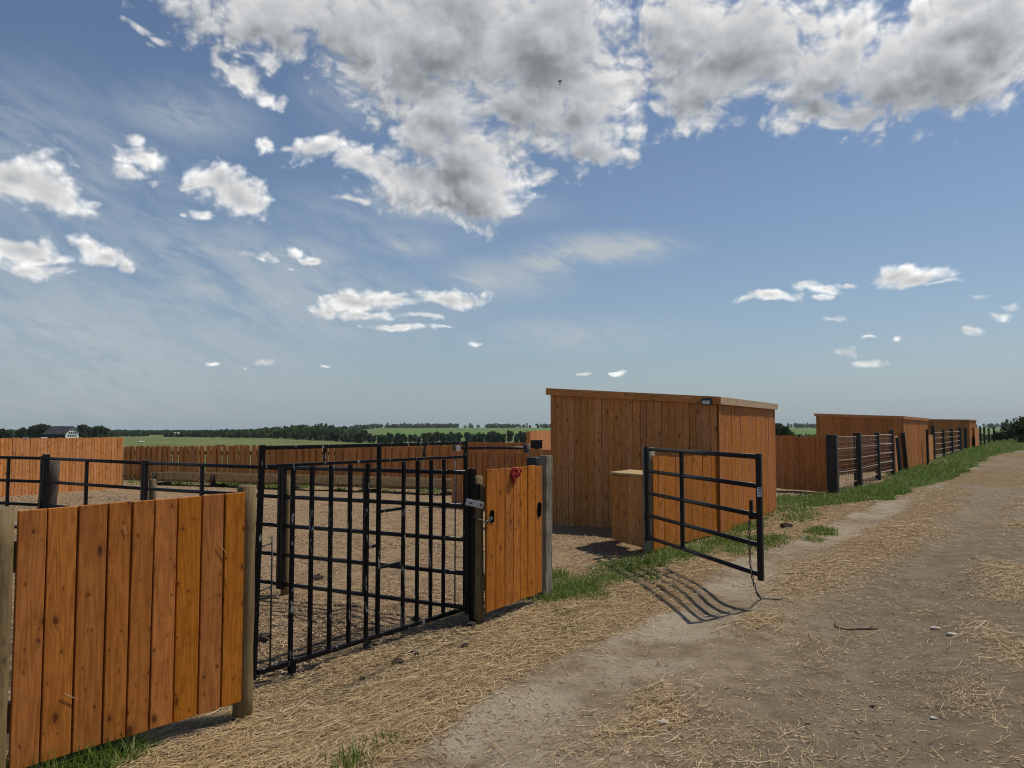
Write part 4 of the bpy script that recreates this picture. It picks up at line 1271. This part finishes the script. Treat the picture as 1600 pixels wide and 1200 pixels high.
# ------------------------------------------------------------------ bird
bp = PX(875, 127, 38)
mb = MB()
Bv = lambda a, b, c: bp + Vector((a, b, c))
mb.tube([Bv(0, -.02, .05), Bv(0, 0, .02), Bv(0, .01, -.03), Bv(0, .03, -.10), Bv(0, .04, -.15)], [.012, .03, .034, .022, .012], 8)
bd_ = mb.build('bird', M['bird']); tag(bd_, 'small dark bird flying in front of the big cloud', 'bird')
for sg in (-1, 1):
    mb = MB()
    Wp = [(.02, .0, .03), (.07, .02, .05), (.125, .04, .115), (.10, .03, .045), (.06, .03, -.01), (.02, .02, -.04)]
    a = [Bv(sg * x_, y_, z_) for x_, y_, z_ in Wp]; b = [p + Vector((0, .008, 0)) for p in a]
    mb.poly(a); mb.poly(b[::-1])
    for k in range(6): mb.poly([a[k], a[(k + 1) % 6], b[(k + 1) % 6], b[k]])
    mb.build('wing', M['bird'], bd_)
mb = MB(); a = [Bv(-.014, .035, -.10), Bv(.014, .035, -.10), Bv(.028, .045, -.2), Bv(0, .045, -.17), Bv(-.028, .045, -.2)]; b = [p + Vector((0, .006, 0)) for p in a]
mb.poly(a); mb.poly(b[::-1])
for k in range(5): mb.poly([a[k], a[(k + 1) % 5], b[(k + 1) % 5], b[k]])
mb.build('tail', M['bird'], bd_)


# ------------------------------------------------------------------ small things on the ground
def lump(name, mat, u, v, r, squash, seed, label, cat, group=None):
    g = G(u, v); r_ = np.random.default_rng(seed)
    bm_v = []; nu, nv = 10, 6; mb = MB()
    for j in range(nv + 1):
        ph = math.pi * j / nv
        for i_ in range(nu):
            a = 2 * math.pi * i_ / nu
            k = r * (1 + .35 * (vnoise(math.cos(a) * 2 + seed * 3.1, math.sin(a) * 2 + ph * 1.7, seed) - .5) + .15 * r_.normal())
            bm_v.append((g.x + math.cos(a) * math.sin(ph) * k * 1.25, g.y + math.sin(a) * math.sin(ph) * k, g.z + squash * r * .6 + math.cos(ph) * k * squash))
    mb.v = bm_v
    for j in range(nv):
        for i_ in range(nu):
            i2 = (i_ + 1) % nu; mb.f.append([j * nu + i_, (j + 1) * nu + i_, (j + 1) * nu + i2, j * nu + i2]); mb.uv += [(0, 0)] * 4; mb.r.append(.5); mb.sm.append(mat == 'stone')
    tag(mb.build(name, M[mat]), label, cat, group)


for k, (u, v, r, lab) in enumerate(((727, 1011, .028, 'round dark manure clod, rightmost on the straw before the gate'), (648, 1024, .026, 'small dark manure clod left of the rightmost one on the straw'), (621, 1037, .032, 'dark crumbly manure clod nearest the road before the barred gate'),
                                    (577, 1014, .045, 'large dark manure lump in the shade under the barred gate'), (409, 1001, .05, 'dark manure lump behind the left foot of the barred gate'), (608, 992, .035, 'dark manure lump touching the barred gate bottom rail'),
                                    (735, 979, .04, 'dark manure lump at the foot of the round post right of the gate'), (566, 1062, .016, 'tiny dark clod alone on the straw below the barred gate'), (1228, 825, .075, 'brown manure heap on the verge near the open gate'), (496, 906, .05, 'dark manure lump inside the pen behind the bars'), (650, 970, .04, 'dark manure lump inside the pen near the right bars'))):
    lump('manure_clod', 'dung', u, v, r, .7, 40 + k, lab, 'clod', 'manure clods')
for k, (u, v, r, lab) in enumerate(((1487, 993, .032, 'blocky tan stone beside the flat pale stone on the road'), (1462, 983, .03, 'flat pale stone lying on the road right of the twig'), (1335, 947, .014, 'small white pebble on the road below the open gate'),
                                    (1364, 1105, .018, 'dark reddish pebble alone on the lower right road'), (627, 1171, .014, 'tiny white pebble at the straw edge near the bottom'), (1459, 1123, .016, 'pale pebble near the bottom right of the road'),
                                    (1262, 1133, .014, 'small dark pebble near the bottom of the road'), (1036, 1131, .03, 'half buried grey stone at the bottom beside straw'))):
    lump('stone', 'stone' if 'dark' not in lab else 'dung', u, v, r, .45, 60 + k, lab, 'stone', 'stones on the road')
tw = [G(1304, 974), G(1306, 981), G(1322, 985), G(1345, 984), G(1358, 984), G(1371, 984)]
mb = MB(); mb.tube([p + Vector((0, 0, .008)) for p in tw], [.003, .005, .005, .007, .007, .005], 7)
mb.tube([tw[4] + Vector((0, 0, .01)), tw[5] + Vector((-.01, .06, .02))], [.005, .003], 6)
tag(mb.build('twig', M['twig']), 'thin dark twig lying on the road below the open gate', 'twig')
mb = MB(); mb.tube([G(1193, 937) + Vector((0, 0, .01)), G(1210, 938) + Vector((0, 0, .012)), G(1226, 939) + Vector((0, 0, .008))], [.004, .006, .004], 6)
tag(mb.build('twig', M['twig']), 'short dark twig on the dirt at the end of the dangling chain', 'twig')
# straws caught on the near fence
o = Vector((0, 0, CAMZ)); dA = (A1 - A0); dA.z = 0; dA.normalize(); nA = Vector((dA.y, -dA.x, 0))
for (pp, lab) in ((((343, 848), (350, 860), (357, 870)), 'pale straw stuck to the near fence between its two right boards'), (((99, 1083), (112, 1089), (121, 1093)), 'curved pale straw stuck low on the near fence'), (((193, 822), (197, 832), (198, 838)), 'short pale straw in a gap high on the near fence')):
    q_ = []
    for (u, v) in pp:
        s = PX(u, v, 1) - o; k = (Vector((A0.x, A0.y, 0)) + nA * .0185 - o).dot(nA) / s.dot(nA); q_.append(o + s * k)
    mb = MB(); mb.tube(q_, .0016, 6); tag(mb.build('straw_stalk', M['pine']), lab, 'straw', 'straws stuck on the near fence')

# ------------------------------------------------------------------ air
mb = MB(); mb.box((-3600, -60, -30), (3600, 3200, 30)); hb = mb.build('haze', bpy.data.materials.new('haze_air')); tag(hb, 'thin summer haze over the fields', None, None, 'stuff')
hm = hb.data.materials[0]; hm.use_nodes = True; hm.node_tree.nodes.clear(); ht = NT(hm.node_tree)
hv = ht.node('ShaderNodeVolumePrincipled'); hv.inputs['Color'].default_value = (.82, .88, .95, 1); hv.inputs['Density'].default_value = .00006; hv.inputs['Anisotropy'].default_value = .2
ho = ht.node('ShaderNodeOutputMaterial'); ht.l.new(hv.outputs[0], ho.inputs['Volume'])

# ------------------------------------------------------------------ light and sky
SUN_AZ, SUN_EL = math.radians(63), math.radians(60)
sd = Vector((math.sin(SUN_AZ) * math.cos(SUN_EL), math.cos(SUN_AZ) * math.cos(SUN_EL), math.sin(SUN_EL)))
sl = bpy.data.lights.new('sun', 'SUN'); sl.energy = 3.6; sl.angle = math.radians(.5); sl.color = (1, .94, .85)
so = bpy.data.objects.new('sun', sl); COL.objects.link(so); so.rotation_euler = sd.to_track_quat('Z', 'Y').to_euler(); so.location = sd * 60

W_ = bpy.data.worlds.new('World'); S.world = W_; W_.use_nodes = True
wt = NT(W_.node_tree); W_.node_tree.nodes.clear()


def azel(u, v):
    x_, y_, z_ = ray(u, v); return math.atan2(x_, y_), math.atan2(z_, math.hypot(x_, y_))


# u, v, ru, rv, strength
BLOBS = [(440, 20, 150, 50, 1), (380, 40, 60, 36, .75), (450, 60, 80, 36, .8), (1020, 90, 40, 60, .6), (560, 40, 130, 55, 1), (700, 50, 170, 95, 1.15), (860, 60, 130, 100, 1.1), (640, 120, 75, 75, .95), (560, 95, 60, 36, .6), (700, 160, 90, 60, 1), (820, 150, 110, 60, 1),
         (345, 75, 26, 50, .42), (375, 125, 32, 32, .5), (410, 150, 28, 24, .5), (430, 165, 26, 22, .52), (330, 35, 50, 26, .5), (480, 75, 36, 24, .5),
         (680, 215, 75, 60, 1), (730, 240, 75, 60, 1), (740, 285, 82, 52, 1.05), (650, 290, 110, 36, .9), (560, 262, 60, 30, .85), (500, 238, 55, 22, .8), (425, 224, 36, 15, .65), (460, 232, 34, 12, .6), (585, 195, 34, 18, .5), (690, 322, 150, 20, .7), (540, 315, 64, 10, .5), (780, 315, 48, 30, .85),
         (920, 150, 75, 80, 1), (930, 205, 80, 45, 1), (950, 238, 50, 26, .85), (880, 190, 60, 30, .8), (830, 205, 26, 14, .4),
         (1070, 60, 80, 75, 1.05), (1170, 55, 120, 60, 1.05), (1260, 35, 70, 34, .7), (1080, 130, 75, 50, 1), (1130, 115, 90, 46, .95), (1085, 175, 58, 34, .85), (1082, 202, 26, 18, .55), (1180, 110, 80, 34, .85),
         (1280, 120, 70, 46, .95), (1330, 90, 55, 50, .9), (1330, 50, 34, 32, .75), (1400, 110, 95, 70, 1.05), (1440, 40, 46, 40, .9), (1500, 80, 100, 70, 1.05), (1565, 40, 70, 55, 1), (1470, 130, 80, 40, .9), (1290, 170, 70, 30, .85), (1340, 185, 70, 22, .8), (1235, 205, 30, 16, .55), (1250, 160, 44, 30, .7), (1420, 165, 90, 24, .75), (1540, 150, 40, 26, .7), (1570, 155, 30, 18, .55), (1510, 10, 90, 26, .9),
         (228, 48, 24, 10, .5), (248, 60, 24, 12, .5), (225, 70, 18, 9, .42), (40, 288, 55, 24, .85), (85, 300, 48, 36, .9), (110, 320, 28, 24, .7), (20, 300, 40, 18, .7), (215, 240, 34, 18, .6), (200, 265, 32, 14, .55), (240, 280, 24, 10, .45), (208, 208, 20, 14, .45),
         (345, 288, 44, 26, .9), (380, 310, 46, 28, .95), (408, 322, 24, 18, .7), (300, 292, 22, 10, .6), (325, 335, 26, 10, .6), (298, 338, 12, 8, .5),
         (25, 378, 48, 22, .8), (50, 395, 44, 14, .6), (40, 418, 60, 16, .55), (125, 388, 24, 20, .75), (150, 405, 40, 18, .7), (185, 420, 24, 12, .6),
         (420, 402, 50, 12, .5), (455, 392, 26, 12, .62), (490, 404, 34, 10, .6), (445, 418, 30, 7, .5), 
         (560, 478, 66, 17, .8), (620, 472, 75, 16, .8), (690, 470, 60, 18, .85), (725, 470, 30, 16, .75), (510, 492, 28, 14, .7), (580, 498, 80, 12, .7), (660, 498, 70, 9, .6), (620, 516, 60, 9, .65), (690, 515, 26, 6, .45), (920, 580, 38, 6, .5), (965, 582, 26, 6, .5), (745, 537, 26, 6, .4),
         (1268, 442, 34, 13, .7), (1300, 450, 34, 9, .6), (1290, 462, 24, 6, .5), (1212, 465, 48, 9, .7), (1410, 430, 30, 16, .8), (1435, 440, 45, 14, .8), (1470, 448, 34, 6, .55), (1336, 440, 24, 7, .6), (1300, 494, 24, 7, .65), (1315, 548, 26, 11, .8), (1338, 562, 30, 9, .7),
         (1515, 518, 22, 8, .65), (1575, 484, 30, 12, .6), (1560, 498, 30, 10, .5), (1520, 470, 26, 7, .55), (1355, 522, 16, 5, .5), (1412, 526, 9, 6, .5), (412, 562, 18, 9, .6), (345, 570, 13, 6, .5), (387, 574, 10, 5, .5), (490, 572, 20, 4, .4)]
VEIL = [(330, 400, 200, 60, .75), (290, 180, 120, 50, .6), (400, 470, 340, 100, .8), (100, 530, 420, 130, .85), (60, 270, 200, 140, .6), (250, 330, 160, 60, .4), (780, 435, 130, 40, .8), (940, 390, 140, 28, 1.3), (1000, 382, 70, 14, 1.2), (860, 408, 80, 26, 1.1), (760, 440, 90, 30, 1.0), (640, 385, 70, 16, 1.0), (930, 522, 70, 18, 1.1), (640, 385, 90, 24, .8), (460, 402, 120, 40, .8), (700, 325, 180, 30, .8), (900, 525, 200, 34, .75), (600, 370, 160, 40, .4), (1500, 560, 260, 60, .3), (540, 330, 150, 40, .4), (540, 150, 90, 60, .4)]


def cloud_group(blobs):
    gt = bpy.data.node_groups.new('cloud_density', 'ShaderNodeTree')
    gt.interface.new_socket('P', in_out='INPUT', socket_type='NodeSocketVector')
    gt.interface.new_socket('Density', in_out='OUTPUT', socket_type='NodeSocketFloat')
    gt.interface.new_socket('Smooth', in_out='OUTPUT', socket_type='NodeSocketFloat')
    t = NT(gt); gi = t.node('NodeGroupInput'); go = t.node('NodeGroupOutput')
    P = gi.outputs[0]
    wn = t.node('ShaderNodeTexNoise', noise_dimensions='2D'); t.put(wn.inputs['Vector'], P); wn.inputs['Scale'].default_value = 9; wn.inputs['Detail'].default_value = 4
    wv = t.vmath('MULTIPLY', t.vmath('SUBTRACT', wn.outputs['Color'], (.5, .5, .5)), (.055, .034, 0))
    Pw = t.vmath('ADD', P, wv)
    acc = None
    for (u, v, ru, rv, st) in blobs:
        a, e = azel(u, v)
        q = t.vmath('MULTIPLY', t.vmath('SUBTRACT', Pw, (a, e, 0)), (1250 / ru / 1.25, 1250 / rv / 1.25, 0))
        m = t.math('SUBTRACT', st, t.vmath('LENGTH', q))
        acc = m if acc is None else t.math('SMOOTH_MAX', acc, m, .12)
    acc = t.math('MAXIMUM', acc, -1.2)
    n1 = t.noise(t.vmath('MULTIPLY', Pw, (1, 1.35, 1)), 13, 10, .60, '2D')
    vo = t.node('ShaderNodeTexVoronoi', voronoi_dimensions='2D', feature='SMOOTH_F1'); t.put(vo.inputs['Vector'], t.vmath('MULTIPLY', Pw, (1, 1.3, 1))); vo.inputs['Scale'].default_value = 34
    vo.inputs['Detail'].default_value = 2; vo.inputs['Roughness'].default_value = .6; vo.inputs['Smoothness'].default_value = .6
    bil = t.math('MULTIPLY', t.math('SUBTRACT', .48, vo.outputs['Distance']), .5)
    d = t.math('ADD', t.math('ADD', acc, .20), t.math('ADD', bil, t.math('MULTIPLY', t.math('SUBTRACT', n1, .5), 1.55)))
    gt.interface.new_socket('Fine', in_out='OUTPUT', socket_type='NodeSocketFloat')
    t.l.new(t.math('ADD', n1, bil), go.inputs[2]) if len(go.inputs) > 2 else None
    t.l.new(d, go.inputs[0])
    n2 = t.noise(t.vmath('MULTIPLY', P, (1, 1.35, 1)), 11, 2, .5, '2D')
    t.l.new(t.math('ADD', acc, t.math('MULTIPLY', t.math('SUBTRACT', n2, .5), .9)), go.inputs[1])
    return gt


cg = cloud_group(BLOBS)
cg_big = cloud_group([b_ for b_ in BLOBS if b_[2] * b_[3] > 2000 and b_[3] > 24])
tc = wt.node('ShaderNodeTexCoord').outputs['Generated']
sx = wt.node('ShaderNodeSeparateXYZ'); wt.put(sx.inputs[0], tc)
az_ = wt.math('ARCTAN2', sx.outputs[0], sx.outputs[1])
el_ = wt.math('ARCSINE', sx.outputs[2])
cv = wt.node('ShaderNodeCombineXYZ'); wt.put(cv.inputs[0], az_); wt.put(cv.inputs[1], el_)
P = cv.outputs[0]


g_ = wt.node('ShaderNodeGroup', node_tree=cg); wt.put(g_.inputs[0], P)
D0_, S0_, N0_ = g_.outputs[0], g_.outputs[1], g_.outputs[2]
g_ = wt.node('ShaderNodeGroup', node_tree=cg_big); wt.put(g_.inputs[0], wt.vmath('ADD', P, (.016, .030, 0)))
S1_ = g_.outputs[1]
g_ = wt.node('ShaderNodeGroup', node_tree=cloud_group(BLOBS[:1])); wt.put(g_.inputs[0], wt.vmath('ADD', P, (.0045, .009, 0)))
N1_ = g_.outputs[2]
alpha = wt.math('MULTIPLY', wt.ss(D0_, -.04, .60), .97)
thick = wt.ss(wt.math('MULTIPLY_ADD', D0_, .4, wt.math('MULTIPLY', S0_, .6)), .05, 1.0)
lit = wt.math('MINIMUM', wt.math('MAXIMUM', wt.math('SUBTRACT', S0_, S1_), -.35), .35)
fine = wt.noise(wt.vmath('MULTIPLY', P, (1, 1.4, 1)), 20, 5, .55, '2D')
val = wt.math('MULTIPLY_ADD', thick, -.41, .77)
val = wt.math('ADD', val, wt.math('MULTIPLY', lit, .5))
val = wt.math('ADD', val, wt.math('MULTIPLY', wt.math('SUBTRACT', fine, .5), .22))
rel = wt.math('MINIMUM', wt.math('MAXIMUM', wt.math('SUBTRACT', N0_, N1_), -.25), .25)
val = wt.math('ADD', val, wt.math('MULTIPLY', rel, wt.math('MULTIPLY_ADD', wt.ss(S0_, .1, .8), -.42, .62)))
val = wt.math('SMOOTH_MAX', val, .22, .14)
ccol = wt.mix(wt.ss(val, .35, .8), (.94, .985, 1.04), (1., .998, .985))
ccol = wt.vmath('SCALE', ccol)
wt.put(ccol.node.inputs['Scale'], val)
# thin veil of high cloud
vacc = None
for (u, v, ru, rv, st) in VEIL:
    a, e = azel(u, v)
    q = wt.vmath('MULTIPLY', wt.vmath('SUBTRACT', P, (a, e, 0)), (1250 / ru / 1.4, 1250 / rv / 1.4, 0))
    m = wt.ss(wt.vmath('LENGTH', q), 0, 1, st, 0)
    vacc = m if vacc is None else wt.math('MAXIMUM', vacc, m)
vr = wt.node('ShaderNodeVectorRotate', rotation_type='Z_AXIS'); wt.put(vr.inputs[0], P); vr.inputs['Angle'].default_value = .35
vn = wt.noise(wt.vmath('MULTIPLY', vr.outputs[0], (5, 16, 1)), 1, 7, .62, '2D', .6)
vn2 = wt.noise(wt.vmath('MULTIPLY', vr.outputs[0], (22, 60, 1)), 1, 6, .65, '2D', .4)
vn = wt.math('MULTIPLY_ADD', vn2, .5, wt.math('MULTIPLY', vn, .55))
veil = wt.math('MULTIPLY', vacc, wt.ss(vn, .30, .66))

sky = wt.node('ShaderNodeTexSky', sky_type='NISHITA')
sky.sun_disc = False; sky.sun_elevation = SUN_EL; sky.sun_rotation = SUN_AZ; sky.altitude = 500
sky.air_density = 1.0; sky.dust_density = .5; sky.ozone_density = 2.0
hz_f = wt.math('MULTIPLY', wt.math('POWER', 2.718, wt.math('MULTIPLY', wt.math('MAXIMUM', el_, 0), -8.5)), .96)
skyc = wt.mix(hz_f, sky.outputs[0], tuple(c / .085 for c in (.285, .36, .415)))
bg = wt.node('ShaderNodeBackground'); wt.put(bg.inputs[0], skyc); bg.inputs[1].default_value = .085
bc = wt.node('ShaderNodeBackground'); wt.put(bc.inputs[0], ccol); bc.inputs[1].default_value = 1.0
bv = wt.node('ShaderNodeBackground'); bv.inputs[0].default_value = (.45, .50, .545, 1); bv.inputs[1].default_value = 1.0
m1 = wt.node('ShaderNodeMixShader'); wt.put(m1.inputs[0], veil); wt.l.new(bg.outputs[0], m1.inputs[1]); wt.l.new(bv.outputs[0], m1.inputs[2])
m2 = wt.node('ShaderNodeMixShader'); wt.put(m2.inputs[0], alpha); wt.l.new(m1.outputs[0], m2.inputs[1]); wt.l.new(bc.outputs[0], m2.inputs[2])
wo = wt.node('ShaderNodeOutputWorld'); wt.l.new(m2.outputs[0], wo.inputs[0])

S.view_settings.view_transform = 'Standard'; S.view_settings.look = 'None'
S.view_settings.exposure = 0; S.view_settings.gamma = 1
S.render.engine = 'CYCLES'
S.cycles.max_bounces = 6; S.cycles.diffuse_bounces = 3; S.cycles.use_denoising = True
S.cycles.denoising_prefilter = 'ACCURATE'; S.cycles.filter_width = 1.1
S.cycles.transparent_max_bounces = 4
